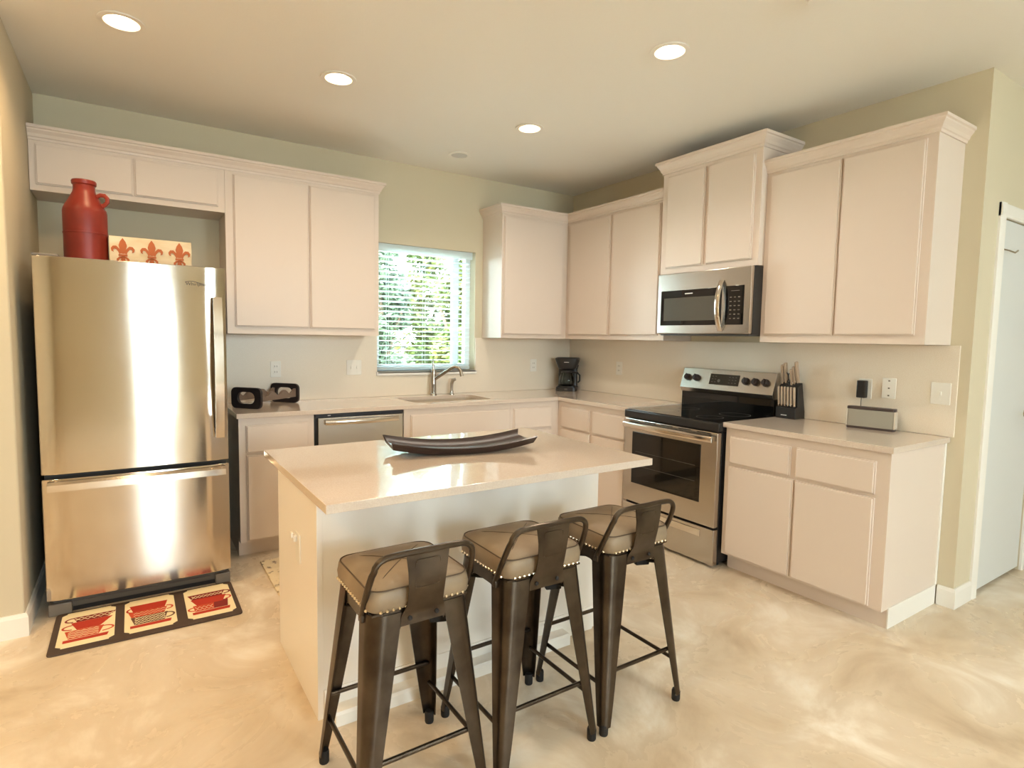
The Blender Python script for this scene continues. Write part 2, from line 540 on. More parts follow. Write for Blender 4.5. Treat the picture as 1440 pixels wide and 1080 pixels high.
# outside the window
struct(MB().box(-20, 20, -24, 22, -0.35, -0.2).build('ground', 'bounce_ground'))
mb = MB()
for i in range(60):
    x = -6 + i * 0.3
    mb.box(x, x + 0.285, 9.0, 9.03, -0.2, 1.15 + 0.02 * (i % 2))
mb.box(-6, 12, 9.03, 9.07, 0.1, 0.2).box(-6, 12, 9.03, 9.07, 0.85, 0.95)
tag(mb.build('garden_fence', 'fence', smooth=False), 'low grey board fence behind the shrubs outside the window', 'fence')
def tree(name, x, y, h, rad, m, label, nleaf, seed):
    rnd = random.Random(seed)
    t = thing(name, label, 'tree', (x, y, -0.2), 'trees outside the window')
    MB().tube([(x, y, -0.2), (x + 0.05, y, h * 0.35), (x - 0.04, y + 0.05, h * 0.7)], [0.09, 0.07, 0.04], 10).tube([(x, y, h * 0.3), (x + rad * 0.5, y - 0.1, h * 0.6)], [0.05, 0.02], 8).tube([(x, y, h * 0.35), (x - rad * 0.5, y + 0.1, h * 0.65)], [0.05, 0.02], 8).build('trunk', 'bark', t)
    b = bmesh.new()
    blobs = [(x + rnd.uniform(-.5, .5) * rad, y + rnd.uniform(-.4, .4) * rad, h * (.12 + .83 * (j_ + rnd.random()) / 18), rad * rnd.uniform(.42, .66)) for j_ in range(18)]
    for _ in range(nleaf):
        bx, by, bz, br = rnd.choice(blobs)
        d = Vector((rnd.gauss(0, 1), rnd.gauss(0, 1), rnd.gauss(0, 1))).normalized() * br * rnd.random() ** 0.4
        c = Vector((bx, by, bz)) + d
        if c.z < 0.1: continue
        u = Vector((rnd.gauss(0, 1), rnd.gauss(0, 1), rnd.gauss(0, 1))).normalized()
        v = u.orthogonal().normalized()
        s = rnd.uniform(0.03, 0.06)
        b.faces.new([b.verts.new(c + u * s * 1.6), b.verts.new(c + v * s * .6), b.verts.new(c - u * s * 1.6), b.verts.new(c - v * s * .6)])
    q = MB(); q.bm.free(); q.bm = b
    q.build('foliage', m, t, smooth=False)
tree('garden_tree', -0.25, 4.4, 3.0, 0.58, 'leafB', 'blue-green tree at the left edge of the window view', 5200, 1)
tree('garden_tree', 1.10, 4.4, 3.0, 0.58, 'leafA', 'yellow-green tree in the middle of the window view', 6000, 2)
tree('garden_tree', 2.45, 4.4, 2.9, 0.58, 'leafB', 'dark green tree at the right edge of the window view', 5200, 3)
tree('garden_tree', -0.22, 6.2, 3.5, 0.64, 'leafB', 'tree in the second row, leftmost, behind the nearer trees', 6000, 4)
tree('garden_tree', 1.28, 6.2, 3.6, 0.64, 'leafA', 'yellow-green tree in the second row outside the window', 6000, 5)
tree('garden_tree', 2.78, 6.2, 3.4, 0.64, 'leafB', 'tree in the second row, rightmost, by the garden fence', 5200, 6)

# ------------------------------------------------------------------ cabinets
def fb(face, u0, u1, z0, z1, d0, d1, bev=0.0, mbx=None, seg=2):
    mbx = mbx or MB()
    if face == 'B':
        return mbx.box(u0, u1, -d1, -d0, z0, z1, bev, seg)
    return mbx.box(-d1, -d0, -u1, -u0, z0, z1, bev, seg)
def front_panel(face, u0, u1, z0, z1, d):
    m = MB()
    fb(face, u0, u1, z0, z1, d, d + 0.010, 0.002, m)
    fb(face, u0 + 0.006, u1 - 0.006, z0 + 0.006, z1 - 0.006, d + 0.008, d + 0.019, 0.0035, m)
    return m
def base_pt(face, u0, u1, d, z):
    return ((u0 + u1) / 2, -d / 2, z) if face == 'B' else (-d / 2, -(u0 + u1) / 2, z)
def upper(name, label, face, u0, u1, z0, z1, d, doors, dz, wall_gap=0.0):
    t = thing(name, label, 'cabinet', base_pt(face, u0, u1, d, z0), 'white wall cabinets')
    fb(face, u0, u1, z0, z1, wall_gap, d, 0.001).build('body', 'cab', t)
    for a, b in doors:
        front_panel(face, a, b, dz[0], dz[1], d).build('door', 'cab', t)
    return t
U = 0.311
upper('wall_cabinet', 'low wide white cabinet above the fridge with two short doors', 'B', XL + 0.002, -3.117, 2.167, 2.46, U, [(-4.055, -3.606), (-3.600, -3.155)], (2.20, 2.416))
upper('wall_cabinet', 'tall white double-door wall cabinet between the fridge and the window', 'B', -3.116, -2.093, 1.40, 2.46, U, [(-3.069, -2.600), (-2.592, -2.125)], (1.447, 2.416))
upper('wall_cabinet', 'single-door white wall cabinet to the right of the window', 'B', -1.015, -0.312, 1.40, 2.46, U, [(-1.0, -0.372)], (1.432, 2.418))
upper('wall_cabinet', 'two-door white wall cabinet between the corner and the microwave', 'R', 0.002, 1.460, 1.40, 2.46, U, [(0.36, 0.872), (0.900, 1.405)], (1.438, 2.42))
mwc = upper('wall_cabinet', 'raised white two-door cabinet directly above the microwave', 'R', 1.461, 2.241, 1.877, 2.63, 0.368, [(1.511, 1.832), (1.858, 2.198)], (1.918, 2.568))
rtc = upper('wall_cabinet', 'large two-door white wall cabinet at the right end over the knife block', 'R', 2.242, 3.14, 1.40, 2.46, U, [(2.272, 2.690), (2.700, 3.094)], (1.446, 2.418))

def crown(path, z0, h, p):
    """moulding swept along a wall-to-wall path; path entries (x, y, ox, oy) with mitre direction"""
    prof = [(0.0, 0.0), (0.008, 0.0), (0.010, 0.012), (0.016, 0.016), (0.022, 0.030), (0.036, 0.046), (0.038, 0.052), (0.046, 0.056), (0.046, 0.07), (0.0, 0.07)]
    m = MB()
    m.loft([[(x + ox * a * p / 0.046, y + oy * a * p / 0.046, z0 + b * h / 0.07) for a, b in prof] for x, y, ox, oy in path])
    return m
tag(crown([(XL + 0.002, -U, 0, -1), (-2.093, -U, 1, -1), (-2.093, 0, 1, 0)], 2.435, 0.075, 0.043).build('crown_molding', 'cab', smooth=False), 'long white crown molding over the fridge and left wall cabinets', 'crown molding')
tag(crown([(-1.015, 0, -1, 0), (-1.015, -U, -1, -1), (-U, -U, -1, -1), (-U, -1.459, -1, 0)], 2.435, 0.075, 0.043).build('crown_molding', 'cab', smooth=False), 'white crown molding turning the inside corner right of the window', 'crown molding')
crown([(0, -1.461, 0, 1), (-0.368, -1.461, -1, 1), (-0.368, -2.241, -1, -1), (0, -2.241, 0, -1)], 2.592, 0.085, 0.046).build('crown', 'cab', mwc, smooth=False)
crown([(-U, -2.2425, -1, 0), (-U, -3.14, -1, -1), (0, -3.14, 0, -1)], 2.435, 0.075, 0.043).build('crown', 'cab', rtc, smooth=False)

BD = 0.618
def base_cab(name, label, face, u0, u1, drawers, doors, zd=(0.666, 0.838), zo=(0.112, 0.652), toe=0.55, cut=None):
    t = thing(name, label, 'cabinet', base_pt(face, u0, u1, BD, 0), 'white base cabinets')
    if cut is None:
        fb(face, u0, u1, 0.10, 0.882, 0.02, BD, 0.001).build('body', 'cab', t)
    else:   # open top under the sink: sides, back, floor and face
        m = MB()
        fb(face, u0, u0 + 0.018, 0.10, 0.882, 0.02, BD, 0, m); fb(face, u1 - 0.018, u1, 0.10, 0.882, 0.02, BD, 0, m)
        fb(face, u0 + 0.018, u1 - 0.018, 0.10, 0.118, 0.02, BD, 0, m); fb(face, u0 + 0.018, u1 - 0.018, 0.118, 0.882, BD - 0.018, BD, 0, m)
        m.build('body', 'cab', t)
    fb(face, u0 + 0.0, u1, 0.0, 0.10, 0.06, toe).build('toe_kick', 'cab', t)
    for a, b in drawers:
        front_panel(face, a, b, zd[0], zd[1], BD).build('drawer', 'cab', t)
    for a, b in doors:
        front_panel(face, a, b, zo[0], zo[1], BD).build('door', 'cab', t)
    return t
base_cab('base_cabinet', 'white base cabinet with one drawer and one door beside the fridge', 'B', -3.105, -2.652, [(-3.064, -2.690)], [(-3.064, -2.690)])
base_cab('base_cabinet', 'white sink base cabinet with a wide false front right of the dishwasher', 'B', -2.022, -1.110, [(-1.972, -1.134)], [(-1.972, -1.556), (-1.55, -1.134)], cut=True)
base_cab('base_cabinet', 'narrow white base cabinet in the inside corner right of the sink', 'B', -1.109, -0.62, [(-1.082, -0.70)], [(-1.082, -0.70)])
base_cab('base_cabinet', 'white base cabinet with two drawers between the corner and the range', 'R', 0.02, 1.443, [(0.672, 1.020), (1.056, 1.418)], [(0.672, 1.030), (1.056, 1.418)])
rb = base_cab('base_cabinet', 'white two-drawer two-door base cabinet at the right end by the pantry', 'R', 2.252, 3.155, [(2.286, 2.666), (2.697, 3.094)], [(2.282, 2.688), (2.699, 3.096)], zd=(0.670, 0.834), zo=(0.110, 0.654))
fb('R', 3.152, 3.160, 0.0, 0.105, 0.016, 0.552, 0.001).build('end_skirting', 'trim', rb)
fb('R', 3.155, 3.159, 0.105, 0.882, 0.002, 0.024).build('scribe_strip', 'trim', rb)

# countertops and backsplash
CT0, CT1, CD = 0.884, 0.914, 0.643
sink_hole = rrect(-1.90, -1.225, -0.545, -0.135, 0.06)
tag(MB().plate([[(-3.118, -0.002), (-3.118, -CD), (-CD, -CD), (-CD, -1.446), (-0.002, -1.446), (-0.002, -0.002)], sink_hole], XY, CT0, CT1).build('countertop', 'quartz', smooth=False, bev=0.002), 'pale L-shaped quartz countertop running past the sink into the corner', 'countertop')
tag(MB().box(-CD, -0.002, -3.172, -2.243, CT0, CT1, 0.002).build('countertop', 'quartz'), 'short pale quartz countertop right of the range under the knife block', 'countertop')
SZ = 1.398
tag(MB().plate([[(-3.118, CT1 + 0.001), (-0.014, CT1 + 0.001), (-0.014, SZ), (WX1 + 0.004, SZ), (WX1 + 0.004, 1.08), (WX0 - 0.004, 1.08), (WX0 - 0.004, SZ), (-3.118, SZ)]], XZ, -0.013, -0.001).build('backsplash', 'splash', smooth=False), 'smooth beige backsplash slab on the wall behind the sink', 'backsplash')
tag(MB().box(-0.013, -0.001, -3.188, -0.002, CT1 + 0.001, SZ, 0.001).build('backsplash', 'splash'), 'smooth beige backsplash slab on the right wall behind the range', 'backsplash')

# sink
t = thing('kitchen_sink', 'undermount sink sunk in the countertop below the window', 'sink', (-1.56, -0.34, 0.70))
secs = []
for r, z, i in ((0.06, CT0 - 0.001, -0.004), (0.06, 0.80, 0.004), (0.055, 0.72, 0.012), (0.03, 0.70, 0.05)):
    secs.append([(a, b, z) for a, b in rrect(-1.90 + i, -1.225 - i, -0.545 + i, -0.135 - i, r)])
m = MB().loft(secs, cap=False)
m.prism([(a, b) for a, b in rrect(-1.85, -1.275, -0.495, -0.185, 0.03)], XY, 0.697, 0.7005)
m.build('basin', mat('sink_stone', S(196, 180, 158), 0.35), t)
MB().lathe([(0.04, 0.7005), (0.042, 0.704), (0.03, 0.7045), (0.0, 0.702)], (-1.56, -0.34, 0), 24).build('drain', 'nickel', t)

# faucet
t = thing('kitchen_faucet', 'brushed nickel faucet with angled spout and upright lever behind the sink', 'faucet', (-1.525, -0.075, CT1))
cx, cy = -1.525, -0.075
MB().lathe([(0.030, 0), (0.030, 0.012), (0.025, 0.018), (0.023, 0.09), (0.0235, 0.092), (0.0235, 0.096), (0.023, 0.098), (0.0225, 0.17), (0.024, 0.19), (0.018, 0.215), (0.0, 0.222)], (cx, cy, CT1), 24).build('body', 'nickel', t)
MB().tube([(cx, cy, CT1 + 0.205), (cx - 0.002, cy + 0.002, CT1 + 0.25), (cx - 0.004, cy + 0.004, CT1 + 0.30)], [0.013, 0.008, 0.005], 12).build('lever_handle', 'nickel', t)
sp = [(cx + 0.006, cy - 0.01, CT1 + 0.135), (cx + 0.05, cy - 0.065, CT1 + 0.18), (cx + 0.10, cy - 0.12, CT1 + 0.23), (cx + 0.125, cy - 0.145, CT1 + 0.243), (cx + 0.148, cy - 0.165, CT1 + 0.235), (cx + 0.162, cy - 0.178, CT1 + 0.205), (cx + 0.168, cy - 0.185, CT1 + 0.165)]
MB().tube(sp, [0.016, 0.015, 0.0135, 0.013, 0.013, 0.0135, 0.015], 14).build('spout', 'nickel', t)
t = thing('side_sprayer', 'small nickel side sprayer standing right of the faucet', 'sprayer', (-1.352, -0.075, CT1))
cx = -1.352
MB().lathe([(0.022, 0), (0.022, 0.006), (0.015, 0.014), (0.014, 0.03)], (cx, cy, CT1), 18).build('holder', 'nickel', t)
MB().tube([(cx, cy, CT1 + 0.025), (cx, cy, CT1 + 0.09), (cx + 0.008, cy - 0.006, CT1 + 0.122), (cx + 0.028, cy - 0.02, CT1 + 0.13)], [0.011, 0.014, 0.016, 0.012], 12).build('spray_head', 'nickel', t)
# ------------------------------------------------------------------ dishwasher
t = thing('dishwasher', 'stainless steel dishwasher left of the sink under the counter', 'dishwasher', (-2.337, -0.32, 0))
MB().box(-2.645, -2.029, -0.60, -0.03, 0.09, 0.880).build('body', 'black', t)
MB().box(-2.627, -2.033, -0.632, -0.600, 0.11, 0.856, 0.004).build('door', 'steel', t)
MB().box(-2.645, -2.029, -0.628, -0.600, 0.858, 0.881, 0.002).build('control_strip', mat('navy_black', S(34, 36, 46), 0.3), t)
pts = [(-2.585 + 0.51 * i / 12, -0.632 - 0.035 * math.sin(math.pi * (0.08 + 0.84 * i / 12)) ** 0.5, 0.826) for i in range(13)]
MB().tube(pts, 0.014, 12, flat=(0.017, 0.008)).build('handle', 'steel_bright', t)
MB().box(-2.63, -2.04, -0.56, -0.54, 0.0, 0.09).build('toe_panel', 'black', t)
MB().box(-2.565, -2.545, -0.6285, -0.628, 0.868, 0.873).build('badge', 'print', t)

# ------------------------------------------------------------------ refrigerator
FX0, FX1, FY, FZ = -4.018, -3.207, -0.99, 1.748
t = thing('refrigerator', 'tall stainless bottom-freezer refrigerator in the left alcove', 'refrigerator', ((FX0 + FX1) / 2, -0.5, 0))
MB().box(FX0 + 0.004, FX1 - 0.004, -0.905, -0.06, 0.03, 1.735, 0.004).build('body', 'dark_grey', t)
def fridge_door(z0, z1):
    # softly bowed steel door
    m = MB()
    secs = []
    nz = 1
    prof = []
    k = 14
    for i in range(k + 1):
        u = i / k
        x = FX0 + (FX1 - FX0) * u
        prof.append((x, FY + 0.006 * (2 * u - 1) ** 2 + (0.012 if i in (0, k) else 0)))
    ring = prof + [(FX1, -0.912), (FX0, -0.912)]
    m.prism(ring, XY, z0, z1)
    return m
ud = fridge_door(0.712, FZ).build('upper_door', 'steel_door', t, bev=0.003)
ld = fridge_door(0.092, 0.690).build('freezer_drawer', 'steel_door', t, bev=0.003)
hz = [0.84 + 0.75 * i / 16 for i in range(17)]
MB().loft([[(-3.272, FY - 0.012 - 0.05 * math.sin(math.pi * (0.06 + 0.88 * i / 16)) ** 0.7, z), (-3.230, FY - 0.012 - 0.05 * math.sin(math.pi * (0.06 + 0.88 * i / 16)) ** 0.7, z), (-3.230, FY + 0.0 - 0.036 * math.sin(math.pi * (0.0 + 1.0 * i / 16)) ** 0.7, z), (-3.272, FY - 0.0 - 0.036 * math.sin(math.pi * (0.0 + 1.0 * i / 16)) ** 0.7, z)] for i, z in enumerate(hz)]).build('door_handle', 'steel_bright', ud)
MB().prism([(FY + 0.004, 0.684), (FY - 0.030, 0.684), (FY - 0.046, 0.672), (FY - 0.046, 0.640), (FY - 0.036, 0.640), (FY - 0.034, 0.66), (FY + 0.004, 0.664)], lambda a, b, s: (s, a, b), FX0 + 0.026, FX1 - 0.022).build('drawer_handle', 'steel_bright', ld)
lettering('logo_lettering', 'Whirlpool', 0.024, 'logo', ud, (-3.345, FY - 0.0005, 1.655), (HP, 0, 0))
MB().tube([(-3.398 + 0.02 * i, FY - 0.001, 1.664 + 0.006 * math.sin(i * 1.1)) for i in range(5)], 0.0015, 6).build('logo_swoosh', 'logo', ud)
MB().box(FX0 + 0.0, FX0 + 0.10, FY + 0.01, -0.86, FZ, FZ + 0.012, 0.004).build('hinge_cover', 'foot_grey', t)
MB().box(FX0 + 0.02, FX1 - 0.02, -0.925, -0.905, 0.028, 0.088, 0.002).box(FX0 + 0.10, FX1 - 0.10, -0.93, -0.92, 0.05, 0.056).build('toe_grille', 'grille', t)
for xa, xb in ((FX0, FX0 + 0.095), (FX1 - 0.075, FX1)):
    MB().box(xa, xb, -0.945, -0.89, 0.0, 0.062, 0.006).build('foot', 'foot_grey', t)
MB().box(FX0 + 0.02, FX1 - 0.02, -0.908, -0.2, 0.0, 0.03).build('under_tray', 'black', t)

# red milk can on the fridge
t = thing('milk_can', 'tall red enamelled milk can on top of the fridge', 'can', (-3.822, -0.715, 1.737))
MB().lathe([(0.088, 0), (0.090, 0.004), (0.091, 0.022), (0.0945, 0.024), (0.0945, 0.05), (0.0945, 0.157), (0.0965, 0.158), (0.0965, 0.164), (0.0945, 0.165), (0.095, 0.27), (0.092, 0.285), (0.080, 0.31), (0.062, 0.345), (0.050, 0.37), (0.047, 0.385), (0.047, 0.405), (0.053, 0.410), (0.054, 0.424), (0.051, 0.430), (0.044, 0.428), (0.043, 0.38), (0.0, 0.37)], (-3.822, -0.715, 1.737), 48).build('body', 'red', t)
a = -0.5
ca, sa = math.cos(a), math.sin(a)
ear = [(0.060, 0.352), (0.078, 0.360), (0.098, 0.358), (0.112, 0.344), (0.112, 0.326), (0.100, 0.312), (0.084, 0.304)]
MB().tube([(-3.822 + ca * r_, -0.715 + sa * r_, 1.737 + z_) for r_, z_ in ear], 0.0075, 12, flat=(0.011, 0.006), up=(0, 0, 1)).build('handle', 'red', t)

# cream planter box with fleur-de-lis
t = thing('planter_box', 'cream wooden box with three rust fleur-de-lis on the fridge', 'box', (-3.54, -0.73, 1.737))
bx0, bx1, by0, by1, bz0, bz1 = -3.722, -3.350, -0.80, -0.68, 1.737, 1.892
MB().box(bx0, bx1, by0, by0 + 0.012, bz0, bz1, 0.002).box(bx0, bx1, by1 - 0.012, by1, bz0, bz1, 0.002).box(bx0, bx0 + 0.012, by0 + .012, by1 - .012, bz0, bz1).box(bx1 - 0.012, bx1, by0 + .012, by1 - .012, bz0, bz1).box(bx0 + .012, bx1 - .012, by0 + .012, by1 - .012, bz0, bz0 + 0.012).build('box_shell', 'cream', t)
def fleur(cx, cz, s):
    m = MB()
    fn = lambda a, b, q: (cx + a * s, q, cz + b * s)
    y0, y1 = by0 - 0.003, by0
    m.prism([(0, 0.5), (0.09, 0.36), (0.13, 0.22), (0.10, 0.08), (0.05, -0.08), (-0.05, -0.08), (-0.10, 0.08), (-0.13, 0.22), (-0.09, 0.36)], fn, y0, y1)
    for sg in (1, -1):
        arc = [(0.05, -0.06), (0.11, 0.10), (0.20, 0.20), (0.31, 0.19), (0.37, 0.10), (0.35, 0.00), (0.28, -0.03), (0.30, 0.04), (0.27, 0.09), (0.21, 0.08), (0.15, 0.00), (0.11, -0.10)]
        m.prism([(sg * a, b) for a, b in arc], fn, y0, y1)
        m.prism([(sg * a, b) for a, b in [(0.02, -0.18), (0.10, -0.18), (0.20, -0.27), (0.20, -0.34), (0.13, -0.35), (0.13, -0.30), (0.06, -0.24), (0.03, -0.24)]], fn, y0, y1)
    m.prism([(-0.14, -0.10), (0.14, -0.10), (0.14, -0.17), (-0.14, -0.17)], fn, y0 - 0.001, y1)
    m.prism([(-0.05, -0.17), (0.05, -0.17), (0.08, -0.36), (0.0, -0.47), (-0.08, -0.36)], fn, y0, y1)
    return m
for i in range(3):
    fleur(bx0 + 0.058 + 0.128 * i, 1.815, 0.14).build('fleur_de_lis', 'rust', t, smooth=False)

# ------------------------------------------------------------------ range
RY0, RY1 = 1.455, 2.236
t = thing('kitchen_range', 'freestanding stainless electric range with black glass cooktop on the right wall', 'range', (-0.34, -1.845, 0))
fb('R', RY0, RY1, 0.03, 0.85, 0.03, 0.635, 0.003).build('body', 'black', t)
fb('R', RY0 - 0.004, RY1 + 0.004, 0.852, 0.906, 0.03, 0.678, 0.006).build('cooktop_frame', 'black', t)
fb('R', RY0 + 0.012, RY1 - 0.012, 0.905, 0.910, 0.10, 0.655, 0.002).build('cooktop_glass', 'black_gloss', t)
for (cx_, cy_, r_) in ((-0.50, -1.66, 0.10), (-0.50, -2.04, 0.085), (-0.24, -1.66, 0.075), (-0.24, -2.04, 0.10)):
    MB().plate([circ(cx_, cy_, r_), circ(cx_, cy_, r_ - 0.003)], XY, 0.9101, 0.9104).build('burner_ring', 'grille', t, smooth=False)
od = fb('R', RY0 + 0.002, RY1 - 0.002, 0.255, 0.846, 0.636, 0.676, 0.005).build('oven_door', 'steel', t)
fb('R', 1.535, 2.117, 0.392, 0.758, 0.674, 0.6785, 0.002).build('oven_window', 'oven_glass', od)
m = MB()
fb('R', 1.565, 2.085, 0.415, 0.730, 0.6785, 0.6790, 0, m)
m.build('window_inner_pane', mat('oven_inner', S(30, 27, 23), 0.05), od)
m = MB()
for z in (0.52, 0.62):
    m.tube([(-0.6795, -1.57, z), (-0.6795, -2.08, z)], 0.0012, 6)
m.build('oven_rack', 'grille', od)
pts = [(-0.706 - 0.016 * math.sin(math.pi * i / 12) ** 0.5, -(RY0 + 0.02 + (RY1 - RY0 - 0.04) * i / 12), 0.806) for i in range(13)]
MB().tube(pts, 0.018, 12, flat=(0.021, 0.012)).box(-0.712, -0.672, -(RY0 + 0.055), -(RY0 + 0.03), 0.795, 0.817).box(-0.712, -0.672, -(RY1 - 0.03), -(RY1 - 0.055), 0.795, 0.817).build('door_handle', 'steel_bright', od)
m = MB()
for i in range(5):
    a = RY0 + 0.04 + i * 0.147
    fb('R', a, a + 0.10, 0.834, 0.840, 0.672, 0.6768, 0, m)
m.build('vent_slots', 'black', od)
dr = fb('R', RY0 + 0.002, RY1 - 0.002, 0.018, 0.243, 0.630, 0.676, 0.005).build('storage_drawer', 'steel', t)
m = MB()
fb('R', 1.60, 2.135, 0.176, 0.222, 0.674, 0.680, 0.004, m)
fb('R', 1.608, 2.127, 0.190, 0.218, 0.679, 0.6805, 0.0, m)
m.build('drawer_pull', 'steel_bright', dr)
# backguard
pp = [(-0.118, 1.052), (-0.074, 1.196), (-0.030, 1.200), (-0.030, 1.022), (-0.10, 1.022)]
cp = MB().prism(pp, lambda a, b, q: (a, q, b), -1.470, -2.226).build('control_panel', 'steel', t, bev=0.002)
fb('R', 1.470, 2.226, 0.906, 1.022, 0.03, 0.092, 0.003).build('backguard', 'black_gloss', t)
def on_panel(y, z, off):    # point on the slanted panel face
    f = (z - 1.052) / (1.196 - 1.052)
    return Vector((-0.118 + 0.044 * f - off * 0.956, y, z + off * 0.292))
tilt = math.atan2(0.044, 0.144)
for y in (-1.527, -1.604, -2.016, -2.089, -2.162):
    mt = Matrix.Translation(on_panel(y, 1.128, 0.0)) @ Matrix.Rotation(-HP + tilt, 4, 'Y')
    MB().lathe([(0.026, 0.0), (0.026, 0.006), (0.022, 0.009), (0.021, 0.026), (0.019, 0.028), (0.0, 0.028)], (0, 0, 0), 24, mtx=mt).box(-0.022, 0.022, -0.006, 0.006, 0.02, 0.034, 0.002, mtx=mt).build('knob', mat('knob_brown_black', S(46, 34, 32), 0.35) if y == -1.527 else bpy.data.materials['knob_brown_black'], cp)
d0 = [on_panel(y, z, 0.0004) for y, z in ((-1.722, 1.090), (-1.960, 1.090), (-1.960, 1.165), (-1.722, 1.165))]
d1 = [on_panel(y, z, 0.003) for y, z in ((-1.722, 1.090), (-1.960, 1.090), (-1.960, 1.165), (-1.722, 1.165))]
dsp = MB().loft([d0, d1]).build('display_window', 'display', cp, smooth=False)
m = MB()
for y in (-1.745, -1.77, -1.885, -1.91, -1.935):
    for z in (1.108, 1.128, 1.148):
        m.box(-0.006, 0.006, -0.0003, 0.0003, -0.0015, 0.0015, mtx=Matrix.Translation(on_panel(y, z, 0.0033)) @ Matrix.Rotation(HP, 4, 'Z'))
m.lathe([(0.011, 0.0), (0.011, 0.002), (0.0, 0.002)], mtx=Matrix.Translation(on_panel(-1.80, 1.118, 0.003)) @ Matrix.Rotation(-HP + tilt, 4, 'Y'))
m.build('display_print', 'foot_grey', cp)
for y in (-1.50, -2.19):
    for x in (-0.58, -0.10):
        MB().lathe([(0.018, 0.0), (0.018, 0.03)], (x, y, 0), 14).build('levelling_foot', 'black', t)

# ------------------------------------------------------------------ microwave
t = thing('microwave_oven', 'stainless over-the-range microwave with curved handle and black keypad', 'microwave', (-0.21, -1.87, 1.45))
fb('R', 1.485, 2.241, 1.446, 1.874, 0.016, 0.392, 0.003).build('body', 'dark_grey', t)
md = fb('R', 1.488, 2.238, 1.450, 1.872, 0.392, 0.420, 0.005).build('front_frame', 'steel', t)
fb('R', 1.523, 2.03, 1.508, 1.752, 0.418, 0.4225, 0.002).build('door_window', 'black_gloss', md)
fb('R', 1.552, 1.985, 1.54, 1.70, 0.4222, 0.4228, 0.0).build('window_mesh', mat('microwave_mesh', S(84, 82, 74), 0.12), md)
kp = fb('R', 2.060, 2.192, 1.508, 1.756, 0.418, 0.4225, 0.002).build('control_panel', 'black_gloss', md)
m = MB()
for r in range(6):
    for c in range(3):
        fb('R', 2.092 + 0.03 * c, 2.106 + 0.03 * c, 1.545 + 0.027 * r, 1.551 + 0.027 * r, 0.4224, 0.4229, 0, m)
fb('R', 2.10, 2.16, 1.722, 1.725, 0.4224, 0.4229, 0, m)
m.build('keypad_print', 'foot_grey', kp)
fb('R', 1.735, 1.80, 1.722, 1.729, 0.4224, 0.4231, 0).build('brand_mark', 'print', md)
pts = [(-0.424 - 0.048 * math.sin(math.pi * i / 14) ** 0.8, -2.028 - 0.004 * math.sin(math.pi * i / 14), 1.470 + 0.325 * i / 14) for i in range(15)]
MB().tube(pts, 0.012, 12, flat=(0.007, 0.018), up=(1, 0, 0)).build('door_handle', 'steel_bright', md)
fb('R', 1.50, 2.22, 1.438, 1.446, 0.10, 0.39, 0.002).build('vent_panel', 'grille', t)

# ------------------------------------------------------------------ island
IX0, IX1, IY0, IY1 = -3.157, -1.735, -2.685, -1.712
IZ = 0.885
t = thing('kitchen_island', 'white kitchen island base with panelled front in the middle of the floor', 'island', (-2.44, -2.07, 0))
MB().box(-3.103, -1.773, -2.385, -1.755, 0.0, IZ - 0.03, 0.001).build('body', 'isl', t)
MB().prism([(0, 0), (0.013, 0), (0.013, 0.09), (0.006, 0.11), (0, 0.11)], lambda a, b, q: (q, -2.385 - a, b), -3.085, -1.80).build('baseboard', 'trim', t)
MB().prism([(0.013, 0), (0.072, 0), (0.072, 0.042), (0.066, 0.052), (0.013, 0.052)], lambda a, b, q: (q, -2.385 - a, b), -3.063, -1.985).build('foot_ledge', 'trim', t)
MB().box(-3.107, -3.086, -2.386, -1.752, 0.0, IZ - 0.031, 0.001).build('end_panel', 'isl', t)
tag(MB().box(IX0, IX1, IY0, IY1, IZ - 0.03, IZ, 0.002).build('island_countertop', 'quartz'), 'glossy pale quartz slab on the island with the dark tray on it', 'countertop')

# outlet on the island end
t = thing('wall_outlet', 'white outlet with a plugged-in adapter on the left end of the island', 'outlet', (-3.107, -2.10, 0.56))
MB().box(-3.112, -3.107, -2.155, -2.085, 0.505, 0.620, 0.002).build('cover_plate', 'plate', t)
MB().box(-3.126, -3.112, -2.118, -2.095, 0.585, 0.612, 0.004).box(-3.134, -3.124, -2.112, -2.088, 0.600, 0.622, 0.003).build('adapter', 'plate', t)

# curved tray on the island
t = thing('serving_tray', 'long curved dark wooden tray lying on the island countertop', 'tray', (-2.39, -2.13, IZ), rotz=math.radians(-11.8))
hl, hw = 0.325, 0.125
secs = []
for i in range(29):
    u = -1 + 2 * i / 28
    x = u * hl * (1.0)
    lift = 0.0 + 0.036 * abs(u) ** 2.0
    hh = 0.026
    ww = hw * (1 - 0.06 * u * u)
    th = 0.007
    pr = [(-ww, lift + hh + 0.006), (-ww * .8, lift + 0.0), (ww * .8, lift + 0.0), (ww, lift + hh + 0.006), (ww - th, lift + hh + 0.008), (ww * .8 - th, lift + th + 0.002), (-ww * .8 + th, lift + th + 0.002), (-ww + th, lift + hh + 0.008)]
    # ends are cut to a concave line: rim corners reach farther than the middle
    ring = []
    for yy, zz in pr:
        k = 1.0 + 0.10 * abs(u) ** 6 * ((abs(yy) / hw) ** 2 - 0.6)
        ring.append((x * k, yy, zz))
    secs.append(ring)
MB().loft(secs).build('tray_body', 'espresso', t, local=True, angle=50)

